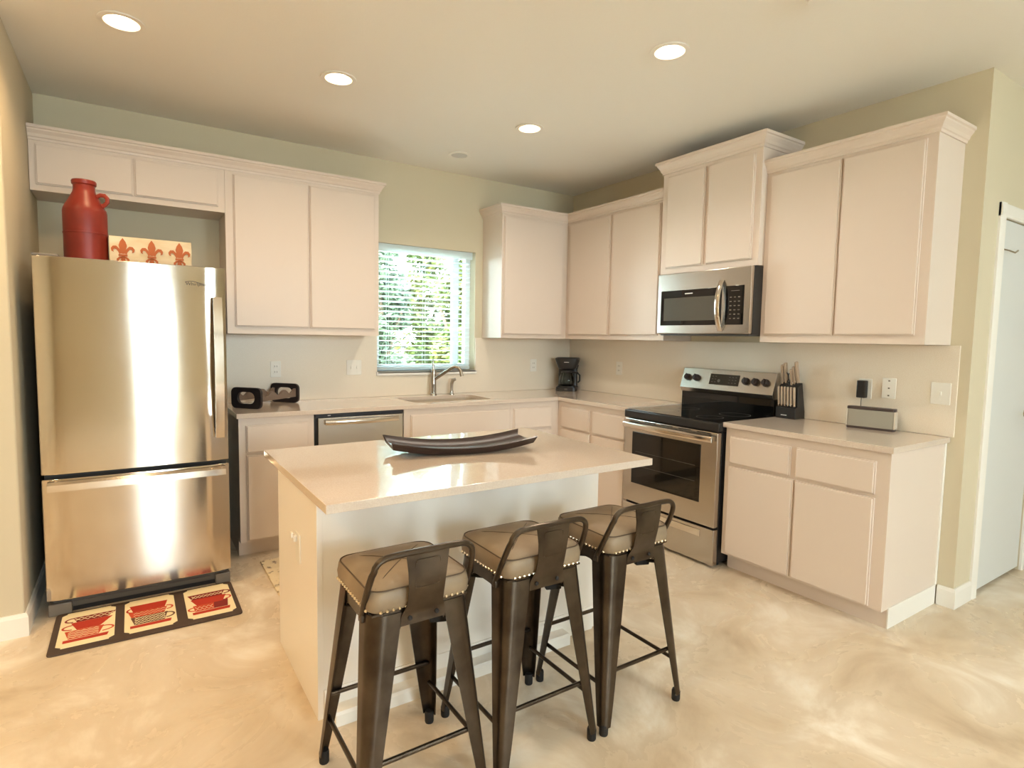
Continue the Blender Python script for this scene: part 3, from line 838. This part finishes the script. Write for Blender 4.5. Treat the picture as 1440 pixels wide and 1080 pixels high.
# ------------------------------------------------------------------ bar stools
def make_stool(loc, label):
    t = thing('bar_stool', label, 'stool', loc, 'gunmetal bar stools along the island')
    # tapering folded-sheet legs
    for sx in (-1, 1):
        for sy in (-1, 1):
            secs = []
            for i in range(9):
                f = i / 8
                z = 0.03 + (0.625 - 0.03) * f
                k = 0.207 - (0.207 - 0.1565) * f
                a = 0.034 + (0.092 - 0.034) * f ** 0.9
                r = a * 0.55
                th = 0.004
                pts = []
                outer = [(-a, 0.0)]
                for j in range(6):
                    q = HP * (1 - j / 5)
                    outer.append((-r + r * math.cos(q), -r + r * math.sin(q)))
                outer.append((0.0, -a))
                inner = [(p[0] - th * 0.8 - (th if p[1] < -a + 1e-6 else 0) * 0.2, p[1] - th * 0.8) for p in outer]
                inner[0] = (-a, -th); inner[-1] = (-th, -a)
                ring = outer + list(reversed(inner))
                secs.append([(sx * (k + p[0]), sy * (k + p[1]), z) for p in ring])
            lg = MB().loft(secs).build('leg', 'gun', t, local=True)
            c = 0.207 - 0.017
            MB().lathe([(0.0145, 0.0), (0.016, 0.004), (0.0165, 0.036), (0.014, 0.044)], (sx * c, sy * c, 0), 14).build('rubber_foot', 'rubber', lg, local=True)
    # apron, one ring with arched lower edge
    m = MB()
    def arch(s):
        pts = [(-0.118, 0.638), (0.118, 0.638), (0.118, 0.59)]
        for j in range(7):
            q = HP * j / 6
            pts.append((0.048 + 0.02 * math.cos(q), 0.575 + 0.014 * math.sin(q)))
        for j in range(7):
            q = HP * (1 - j / 6)
            pts.append((-0.048 - 0.02 * math.cos(q), 0.575 + 0.014 * math.sin(q)))
        pts.append((-0.118, 0.59))
        return pts
    P = arch(0)
    for s in (-1, 1):
        m.prism(P, lambda a, b, q: (a, q, b), s * 0.1495, s * 0.1525)
        m.prism(P, lambda a, b, q: (q, a, b), s * 0.1495, s * 0.1525)
    m.box(-0.15, 0.15, -0.15, 0.15, 0.626, 0.632)
    m.build('seat_frame', 'gun', t, local=True)
    # rungs between the legs
    k = 0.176
    m = MB()
    for sy in (-1, 1):
        z = 0.235 if sy > 0 else 0.215
        m.tube([(-k - .002, sy * (k + .002), z), (-k + 0.035, sy * (k + .002), z), (k - 0.035, sy * (k + .002), z), (k + .002, sy * (k + .002), z)], 0.0075, 10)
    for sx in (-1, 1):
        m.tube([(sx * (k + .004), -k + .004, 0.165), (sx * (k + .004), k - .004, 0.165)], 0.0075, 10)
    m.build('rungs', 'gun', t, local=True)
    MB().tube([(-0.135, -0.135, 0.535), (0.135, 0.135, 0.535)], 0.007, 8).tube([(0.135, -0.135, 0.547), (-0.135, 0.135, 0.547)], 0.007, 8).build('cross_brace', 'rubber', t, local=True)
    MB().box(-0.028, 0.028, -0.013, 0.013, 0.530, 0.560, 0.004, mtx=Matrix.Translation((0.085, -0.085, 0)) @ Matrix.Rotation(math.radians(-20), 4, 'Z')).build('brace_clip', 'rubber', t, local=True)
    # cushion
    secs = []
    for z, e, r in ((0.632, -0.004, 0.03), (0.640, 0.006, 0.036), (0.665, 0.009, 0.04), (0.690, 0.006, 0.042), (0.697, 0.0, 0.044), (0.703, -0.02, 0.05), (0.708, -0.06, 0.05), (0.711, -0.11, 0.03)):
        h = 0.153 + e
        secs.append([(a, b, z + (0.004 if z > 0.7 else 0)) for a, b in rrect(-h, h, -h, h, r, 6)])
    cu = MB().loft(secs).build('seat_cushion', 'leather', t, local=True, angle=60)
    for_z = [(a, b, 0.697) for a, b in rrect(-0.1555, 0.1555, -0.1555, 0.1555, 0.044, 6)]
    MB().tube(for_z, 0.0022, 6, closed=True).build('piping', 'piping', cu, local=True)
    m = MB()
    for s in (1, -1):
        q = []
        for i in range(13):
            u = -1 + i / 6
            rr = max(abs(u) * 0.148, 0)
            z = 0.7152 if rr < 0.045 else (0.7152 - 0.0032 * (rr - .045) / 0.05 if rr < 0.095 else 0.712 - 0.0135 * ((rr - 0.095) / 0.053))
            q.append((u * 0.135, s * u * 0.135, z))
        m.tube(q, 0.0013, 6)
    m.build('seams', 'piping', cu, local=True)
    m = MB()
    for i in range(15):
        u = -0.128 + 0.256 * i / 14
        for s in (-1, 1):
            m.sphere((u, s * 0.1595, 0.6405), 0.0054, 8)
            m.sphere((s * 0.1595, u, 0.6405), 0.0054, 8)
    m.build('nailhead_trim', 'nail', cu, local=True)
    # low back: bent tube and bolted splat
    path = [(-0.160, -0.095, 0.612), (-0.163, -0.122, 0.660), (-0.161, -0.150, 0.715), (-0.156, -0.166, 0.752)]
    for j in range(6):
        q = HP * j / 5
        path.append((-0.152 + 0.045 * (1 - math.cos(q)), -0.172 - 0.006 * math.sin(q), 0.765 + 0.035 * math.sin(q)))
    path += [(-0.06, -0.183, 0.803), (0.0, -0.187, 0.804), (0.06, -0.183, 0.803)]
    path += [(-p[0], p[1], p[2]) for p in reversed(path[:10])]
    MB().tube(path, 0.0095, 12).box(-0.168, -0.154, -0.108, -0.085, 0.596, 0.622, 0.003).box(0.154, 0.168, -0.108, -0.085, 0.596, 0.622, 0.003).build('back_hoop', 'gun', t, local=True)
    secs = []
    for z, y, hw2 in ((0.585, -0.157, 0.070), (0.612, -0.157, 0.069), (0.625, -0.160, 0.064), (0.65, -0.172, 0.056), (0.70, -0.184, 0.056), (0.75, -0.189, 0.060), (0.80, -0.188, 0.066)):
        secs.append([(-hw2, y, z), (hw2, y, z), (hw2, y - 0.003, z), (-hw2, y - 0.003, z)])
    sp_ = MB().loft(secs).build('back_splat', 'gun', t, local=True, angle=50)
    em = [(a, b) for a, b in rrect(-0.038, 0.038, 0.70, 0.782, 0.008, 3)]
    MB().tube([(a, -0.184 - (b - 0.70) * 0.062 - 0.003, b) for a, b in em], 0.0014, 6, closed=True).build('embossed_panel', 'gun', sp_, local=True)
    for x in (-0.042, 0.042):
        MB().lathe([(0.007, 0), (0.007, 0.003), (0.004, 0.005), (0, 0.005)], mtx=Matrix.Translation((x, -0.160, 0.604)) @ Matrix.Rotation(HP, 4, 'X'), seg=12).build('bolt', 'rubber', sp_, local=True)
    return t
st = make_stool((-2.955, -2.79, 0), 'gunmetal bar stool with taupe cushion at the left end of the island')
dup(st, (-2.510, -2.79, 0), None, 'middle gunmetal bar stool with taupe cushion at the island')
dup(st, (-2.078, -2.795, 0), None, 'gunmetal bar stool with taupe cushion nearest the range')

# ------------------------------------------------------------------ things on the counters
# wine rack
ang = math.atan2(-0.748, 0.664)
t = thing('wine_rack', 'black wooden wine rack with wavy rails and oval-holed ends by the fridge', 'rack', (-3.024, -0.38, CT1), rotz=ang)
for y in (0.0, 0.394):
    MB().plate([rrect(-0.115, 0.115, 0.0, 0.137, 0.034, 6), rrect(-0.066, 0.066, 0.030, 0.108, 0.038, 6)], XZ, y, y + 0.02).build('end_panel', mat('rack_black', S(40, 34, 34), 0.4) if y == 0.0 else bpy.data.materials['rack_black'], t, local=True, bev=0.002)
for x in (-0.088, 0.088):
    pts = []
    for i in range(41):
        y = 0.02 + 0.374 * i / 40
        pts.append((y, 0.088 + 0.016 * math.cos(2 * math.pi * (y - 0.02) / 0.125)))
    poly = pts + [(0.394, 0.045), (0.02, 0.045)]
    MB().prism(poly, lambda a, b, q: (q, a, b), x - 0.009, x + 0.009).build('wavy_rail', 'rail_wood', t, local=True)

# coffee maker
t = thing('coffee_maker', 'black drip coffee maker with glass carafe in the counter corner', 'coffee maker', (-0.175, -0.185, CT1), rotz=math.radians(-45))
MB().prism(rrect(-0.10, 0.10, -0.115, 0.10, 0.04), XY, 0.0, 0.035).prism(rrect(-0.085, 0.085, -0.10, 0.03, 0.04), XY, 0.035, 0.048).build('base', 'black', t, local=True, bev=0.003)
MB().loft([[(a, b, 0.03) for a, b in rrect(-0.092, 0.092, 0.03, 0.10, 0.025)], [(a, b, 0.20) for a, b in rrect(-0.088, 0.088, 0.03, 0.10, 0.025)], [(a, b, 0.24) for a, b in rrect(-0.10, 0.10, 0.03, 0.10, 0.025)]]).build('tower', 'black', t, local=True)
MB().loft([[(a, b, 0.198) for a, b in rrect(-0.065, 0.065, -0.08, 0.09, 0.05)], [(a, b, 0.215) for a, b in rrect(-0.085, 0.085, -0.095, 0.10, 0.055)], [(a, b, 0.295) for a, b in rrect(-0.112, 0.112, -0.11, 0.105, 0.055)], [(a, b, 0.306) for a, b in rrect(-0.112, 0.112, -0.11, 0.105, 0.055)], [(a, b, 0.312) for a, b in rrect(-0.10, 0.10, -0.10, 0.10, 0.05)]]).build('brew_head', 'black', t, local=True)
MB().box(-0.022, 0.022, -0.113, -0.106, 0.268, 0.273).build('brand_mark', 'print', t, local=True)
cf = MB().lathe([(0.058, 0.05), (0.072, 0.062), (0.076, 0.085), (0.068, 0.13), (0.052, 0.168), (0.05, 0.178), (0.047, 0.178), (0.049, 0.166), (0.064, 0.13), (0.072, 0.085), (0.068, 0.065), (0.0, 0.054)], (0, -0.045, 0), 32).build('carafe', 'carafe', t, local=True)
MB().lathe([(0.054, 0.172), (0.056, 0.178), (0.05, 0.19), (0.0, 0.192)], (0, -0.045, 0), 28).build('carafe_lid', 'black', cf, local=True)
MB().tube([(0.05, -0.06, 0.175), (0.10, -0.075, 0.176), (0.122, -0.08, 0.15), (0.122, -0.08, 0.10), (0.108, -0.078, 0.085)], 0.009, 10, flat=(0.008, 0.011)).build('carafe_handle', 'black', cf, local=True)
MB().box(-0.014, 0.014, -0.117, -0.112, 0.012, 0.026, 0.002).build('switch', 'grille', t, local=True)

# knife block
KX = -0.128
t = thing('knife_block', 'black knife block full of knives next to the range', 'knife block', (-0.08, -2.325, CT1))
ky0, ky1 = -2.392, -2.262
MB().prism([(-0.128, CT1), (-0.132, 0.926), (-0.130, 0.985), (-0.104, 0.992), (-0.112, 1.118), (-0.062, 1.146), (-0.020, 0.960), (-0.018, CT1)], lambda a, b, q: (a, q, b), ky0, ky1).build('block', 'black', t, bev=0.003)
MB().box(-0.1335, -0.1315, -2.338, -2.300, 0.934, 0.9385).build('brand_mark', 'print', t)
def knife(name, label, group, y, x, z, ln, wd, lean, yaw, big):
    t = thing(name, label, 'knife', (x, y, z), group)
    t.rotation_euler = (yaw, lean, 0)
    hb = 0.0078 if big else 0.0062
    MB().loft([[(a * s, b * q, h) for a, b in rrect(-wd / 2, wd / 2, -hb, hb, 0.004, 3)] for h, s, q in ((0.0, 0.72, 0.9), (ln * 0.12, 0.8, 1), (ln * 0.5, 0.95, 1), (ln * 0.88, 1.05, 1), (ln * 0.98, 0.95, .9), (ln, 0.75, .7))]).build('handle', 'handle_ivory', t, local=True)
    MB().box(-wd * .36, wd * .36, -hb - .0001, hb + .0001, 0.0, 0.010, 0.001).build('bolster', 'steel_bright', t, local=True)
    return t
k0 = knife('steak_knife', 'small pale-handled steak knife in the front row of the knife block', 'steak knives in the front row of the block', -2.275, -0.118, 0.994, 0.125, 0.016, -0.09, 0.0, False)
for i in range(1, 6):
    dup(k0, (-0.118, -2.275 - 0.0205 * i, 0.994))
kp_ = [(-2.276, 1.136, 0.125, 0.05, 'tall pale-handled kitchen knife at the left rear of the knife block'),
       (-2.298, 1.142, 0.132, 0.03, 'broad grey-handled kitchen knife just left of the scissors in the knife block'),
       (-2.338, 1.130, 0.105, 0.02, 'short pale-handled kitchen knife just right of the scissors in the block'),
       (-2.356, 1.138, 0.115, 0.0, 'medium pale-handled kitchen knife second from the right in the block'),
       (-2.376, 1.146, 0.138, -0.02, 'tallest pale-handled kitchen knife at the right rear of the block')]
for y, z, ln, yaw, lab in kp_:
    knife('kitchen_knife', lab, 'large knives at the top of the block', y, -0.086, z, ln, 0.026, -0.22, yaw, True)
t = thing('kitchen_scissors', 'black-handled scissors in the middle of the knife block', 'scissors', (-0.088, -2.318, 1.128))
t.rotation_euler = (0, -0.2, 0)
for s in (-1, 1):
    MB().tube([(0, s * 0.010 + 0.010 * math.cos(q), 0.052 + 0.028 * math.sin(q)) for q in [2 * math.pi * i / 16 for i in range(16)]], 0.0035, 8, closed=True).tube([(0, 0, 0.0), (0, s * 0.006, 0.026)], 0.004, 8).build('handle_loop', 'handle_dark', t, local=True)

# portable speaker
ln = 0.238
t = thing('portable_speaker', 'silver portable speaker with dark bands on the right countertop', 'speaker', (-0.100, -2.822, CT1), rotz=math.atan2(-0.23, 0.040))
MB().prism(rrect(-ln / 2, ln / 2, -0.024, 0.024, 0.012), XY, 0.012, 0.112).build('grille', 'silver', t, local=True)
MB().prism(rrect(-ln / 2 - .001, ln / 2 + .001, -0.026, 0.026, 0.013), XY, 0.110, 0.126).build('top_band', 'band', t, local=True, bev=0.002)
MB().prism(rrect(-ln / 2 - .001, ln / 2 + .001, -0.026, 0.026, 0.013), XY, 0.0, 0.013).build('bottom_band', 'band', t, local=True, bev=0.002)
for s in (-1, 1):
    MB().box(s * ln / 2 - 0.004, s * ln / 2 + 0.004, -0.0255, 0.0255, 0.013, 0.110, 0.002).build('edge_trim', 'pale', t, local=True)

# outlets and switches
def outlet(name, label, cat, face, u, z, kind, wdt=0.072):
    d = 0.0132
    loc = (u, -d, z) if face == 'B' else (-d, -u, z)
    t = thing(name, label, cat, loc, 'wall plates on the backsplash')
    fb(face, u - wdt / 2, u + wdt / 2, z - 0.058, z + 0.058, d, d + 0.005, 0.002).build('cover_plate', 'plate', t)
    if kind == 'outlet':
        for dz in (-0.02, 0.02):
            s = fb(face, u - 0.017, u + 0.017, z + dz - 0.014, z + dz + 0.014, d + 0.005, d + 0.0065, 0.001).build('socket', 'plate', t)
            m = MB()
            fb(face, u - 0.009, u - 0.006, z + dz - 0.005, z + dz + 0.007, d + 0.0064, d + 0.0068, 0, m)
            fb(face, u + 0.006, u + 0.009, z + dz - 0.005, z + dz + 0.007, d + 0.0064, d + 0.0068, 0, m)
            m.build('slots', 'slot', s)
    elif kind == 'jack':
        m = MB()
        for dz in (-0.042, 0.0, 0.042):
            fb(face, u - 0.005, u + 0.005, z + dz - 0.004, z + dz + 0.004, d + 0.004, d + 0.0056, 0.001, m)
        m.build('jack', 'slot', t)
    elif kind == 'switch':
        n_ = 2 if wdt > 0.1 else 1
        for i in range(n_):
            uu = u + (i - (n_ - 1) / 2) * 0.046
            fb(face, uu - 0.005, uu + 0.005, z - 0.010, z + 0.010, d + 0.005, d + 0.013, 0.002).build('toggle', 'plate', t)
            m = MB()
            fb(face, uu - 0.003, uu + 0.003, z + 0.028, z + 0.034, d + 0.0045, d + 0.0056, 0.001, m)
            fb(face, uu - 0.003, uu + 0.003, z - 0.034, z - 0.028, d + 0.0045, d + 0.0056, 0.001, m)
            m.build('screws', 'plate', t)
    elif kind == 'rocker':
        fb(face, u - 0.016, u + 0.016, z - 0.032, z + 0.032, d + 0.004, d + 0.008, 0.002).build('rocker', 'plate', t)
    return t
outlet('wall_outlet', 'white double-socket outlet on the backsplash above the wine rack', 'outlet', 'B', -2.764, 1.147, 'outlet')
outlet('light_switch', 'white double light switch on the backsplash left of the window', 'switch', 'B', -2.183, 1.152, 'switch', 0.118)
outlet('wall_outlet', 'white outlet on the backsplash between the window and the coffee maker', 'outlet', 'B', -0.453, 1.147, 'outlet')
outlet('wall_outlet', 'white outlet on the right wall between the coffee maker and the range', 'outlet', 'R', 0.708, 1.149, 'outlet')
outlet('wall_outlet', 'white outlet behind the black plug-in charger over the speaker', 'outlet', 'R', 2.742, 1.138, 'outlet')
outlet('phone_jack', 'white phone jack plate right of the plug-in charger', 'wall plate', 'R', 2.868, 1.150, 'jack')
outlet('light_switch', 'white switch plate at the right end of the backsplash', 'switch', 'R', 3.118, 1.142, 'switch', 0.09)
t = thing('charger', 'black plug-in charger with a thin cable above the speaker', 'charger', (-0.02, -2.738, 1.138))
fb('R', 2.712, 2.760, 1.084, 1.186, 0.0202, 0.058, 0.005).build('adapter', 'black', t)
MB().tube([(-0.04, -2.735, 1.086), (-0.041, -2.735, 1.05), (-0.045, -2.738, 0.98), (-0.05, -2.745, 0.93)], 0.002, 8).build('cable', 'black', t)

# ------------------------------------------------------------------ mats on the floor
t = thing('kitchen_mat', 'brown kitchen mat with three cream panels of red cups before the fridge', 'mat', (-3.597, -1.165, 0))
MB().prism(rrect(-3.985, -3.207, -1.380, -0.948, 0.02), XY, 0.0, 0.008).build('border', 'mat_brown', t, bev=0.002)
CUPZ = [0.0104]
def cup(m, cx, cy, wt, wb, h, sh, u2):
    CUPZ[0] += 0.00006
    return m.prism([(cx - wb / 2, cy), (cx + wb / 2, cy), (cx + wt / 2 + sh, cy + h), (cx - wt / 2 + sh, cy + h)], u2, 0.0100, CUPZ[0])
def mat_panel(px, kind):
    x0, x1, y0, y1 = px - 0.108, px + 0.108, -1.338, -0.965
    nt = 0.02
    pl = MB().prism([(x0 + nt, y0), (x1 - nt, y0), (x1 - nt, y0 + nt * .5), (x1, y0 + nt * 1.3), (x1, y1 - nt * 1.3), (x1 - nt, y1 - nt * .5), (x1 - nt, y1), (x0 + nt, y1), (x0 + nt, y1 - nt * .5), (x0, y1 - nt * 1.3), (x0, y0 + nt * 1.3), (x0 + nt, y0 + nt * .5)], XY, 0.0085, 0.0100).build('cream_panel', 'mat_cream', t)
    f = lambda a, b, q: (px + a, -1.338 + b, q)
    MB().prism([(-0.085, 0.045), (0.080, 0.045), (0.086, 0.075), (-0.085, 0.072)], f, 0.0100, 0.0104).build('saucer', 'mat_red', pl)
    def handle(cx, cy, sx, rx, ry, mt):
        MB().tube([(px + cx + sx * rx * math.cos(q), -1.338 + cy + ry * math.sin(q), 0.0104) for q in [HP * (-1 + 2 * i / 10) for i in range(11)]], 0.004, 6, flat=(0.0006, 0.005)).build('cup_handle', mt, pl)
    def zig(y, amp, x0, x1, n, mt, ph=0, wd=0.0028):
        pts = [(px + x0 + (x1 - x0) * i / (2 * n), -1.338 + y + amp * (1 if (i + ph) % 2 else -1), 0.0112) for i in range(2 * n + 1)]
        MB().tube(pts, 0.002, 6, flat=(0.0005, wd)).build('pattern_line', mt, pl)
    if kind == 0:
        cup(MB(), -0.01, 0.078, 0.150, 0.115, 0.085, 0.0, f).build('cup', 'mat_orange', pl)
        cup(MB(), 0.005, 0.165, 0.165, 0.09, 0.085, 0.01, f).build('cup', 'mat_red', pl)
        cup(MB(), 0.015, 0.252, 0.175, 0.12, 0.055, 0.01, f).build('cup', 'mat_maroon', pl)
        handle(0.06, 0.125, 1, 0.042, 0.026, 'mat_orange'); handle(-0.06, 0.20, -1, 0.036, 0.024, 'mat_red'); handle(-0.06, 0.28, -1, 0.03, 0.022, 'mat_maroon')
        for i in range(4): zig(0.092 + 0.018 * i, 0.005, -0.07, 0.045, 5, 'mat_cream')
        zig(0.28, 0.016, -0.055, 0.10, 3, 'mat_cream'); zig(0.28, 0.016, -0.055, 0.10, 3, 'mat_cream', 1)
    elif kind == 1:
        cup(MB(), -0.005, 0.078, 0.155, 0.125, 0.085, 0.0, f).build('cup', 'mat_taupe', pl)
        cup(MB(), -0.01, 0.165, 0.165, 0.14, 0.06, 0.0, f).build('cup', 'mat_orange', pl)
        cup(MB(), -0.005, 0.227, 0.165, 0.135, 0.075, 0.0, f).build('cup', 'mat_red', pl)
        handle(0.065, 0.125, 1, 0.034, 0.028, 'mat_taupe'); handle(0.07, 0.215, 1, 0.026, 0.022, 'mat_orange'); handle(-0.072, 0.25, -1, 0.026, 0.024, 'mat_red')
        for i in range(3):
            zig(0.095 + 0.026 * i, 0.011, -0.065, 0.06, 4, 'mat_cream', 0, 0.0022); zig(0.095 + 0.026 * i, 0.011, -0.065, 0.06, 4, 'mat_cream', 1, 0.0022)
        for i in range(2): zig(0.182 + 0.024 * i, 0.006, -0.07, 0.065, 6, 'mat_cream', 0, 0.0018)
    else:
        cup(MB(), 0.03, 0.078, 0.11, 0.09, 0.085, 0.0, f).build('cup', 'mat_maroon', pl)
        cup(MB(), -0.03, 0.078, 0.095, 0.085, 0.07, 0.0, f).build('cup', 'mat_orange', pl)
        cup(MB(), 0.0, 0.150, 0.165, 0.12, 0.075, 0.0, f).build('cup', 'mat_red', pl)
        cup(MB(), -0.005, 0.226, 0.175, 0.14, 0.06, 0.0, f).build('cup', 'mat_maroon', pl)
        handle(-0.07, 0.11, -1, 0.03, 0.02, 'mat_orange'); handle(0.075, 0.19, 1, 0.026, 0.022, 'mat_orange'); handle(0.075, 0.26, 1, 0.03, 0.02, 'mat_maroon')
        zig(0.255, 0.014, -0.075, 0.07, 4, 'mat_cream'); zig(0.255, 0.014, -0.075, 0.07, 4, 'mat_cream', 1)
        for i in range(2): zig(0.095 + 0.024 * i, 0.008, -0.07, 0.01, 4, 'mat_cream', i, 0.0018)
for i, px in enumerate((-3.851, -3.597, -3.336)):
    mat_panel(px, i)
tag(MB().box(-3.012, -1.85, -1.36, -0.722, 0.0, 0.008, 0.003).build('floor_rug', 'rug'), 'pale patterned rug on the floor behind the island by the sink', 'rug')

# ------------------------------------------------------------------ ceiling fixtures
def downlight(x, y, label):
    t = thing('ceiling_light', label, 'ceiling light', (x, y, ZC), 'recessed ceiling lights')
    MB().plate([circ(x, y, 0.094, 40), circ(x, y, 0.070, 40)], XY, ZC - 0.007, ZC).build('trim_ring', 'trim', t, bev=0.002)
    MB().lathe([(0.0745, ZC - 0.003), (0.0745, ZC + 0.11), (0.0, ZC + 0.11)], (x, y, 0), 32, cap=False).build('reflector', 'can', t)
    MB().lathe([(0.0, ZC + 0.018), (0.035, ZC + 0.022), (0.052, ZC + 0.038), (0.056, ZC + 0.06), (0.0, ZC + 0.061)], (x, y, 0), 28).build('bulb', 'bulb', t)
    light('ceiling_light_beam', 'SPOT', (x, y, ZC - 0.012), 13 if x < -2 else 22, AMBER if x < -2 else (1.0, 0.88, 0.75), spot=150, blend=0.7, radius=0.06)
    return t
labs = ['recessed ceiling light above the fridge', 'recessed ceiling light above the dishwasher', 'recessed ceiling light nearest the right wall cabinets', 'recessed ceiling light closest to the inside corner']
for (x, y), l in zip(LIGHTS, labs):
    downlight(x, y, l)
def fixture(x, y):  # ring and glowing lens added at each unseen ceiling spot
    f = struct(MB().plate([circ(x, y, 0.094, 32), circ(x, y, 0.070, 32)], XY, ZC - 0.014, ZC).build('unseen_ceiling_fixture', 'trim'))
    MB().lathe([(0.0, ZC - 0.008), (0.071, ZC - 0.006), (0.071, ZC)], (x, y, 0), 28).build('unseen_fixture_lens', 'bulb', f)
# unseen ceiling spots added to brighten the rear room and what the steel reflects
for x, y in ((-2.2, -5.4), (0.2, -5.4), (-4.4, -6.9), (-1.4, -7.0)):
    light('ceiling_light_beam', 'SPOT', (x, y, ZC - 0.03), 20, WARM, spot=150, blend=0.7, radius=0.06)
    fixture(x, y)
# warmer lights over the dining side to the left, out of view
for x, y in ((-4.6, -1.65), (-5.0, -3.4), (-4.9, -4.9)):
    light('ceiling_light_beam', 'SPOT', (x, y, ZC - 0.03), 54, AMBER, spot=150, blend=0.7, radius=0.06)
    fixture(x, y)
t = thing('ceiling_speaker', 'round white ceiling speaker above the window', 'ceiling speaker', (-1.507, -0.456, ZC))
MB().plate([circ(-1.507, -0.456, 0.085, 40), circ(-1.507, -0.456, 0.062, 40)], XY, ZC - 0.006, ZC).build('rim', 'trim', t, bev=0.002)
MB().lathe([(0.0, ZC - 0.003), (0.063, ZC - 0.002), (0.063, ZC)], (-1.507, -0.456, 0), 36).build('grille', mat('speaker_grille', S(206, 204, 200), 0.6), t)
tag(MB().lathe([(0.0, ZC - 0.035), (0.05, ZC - 0.034), (0.06, ZC - 0.02), (0.062, ZC)], (-1.318, -3.092, 0), 32).build('smoke_detector', 'trim'), 'white smoke detector at the top edge of the picture', 'smoke detector')
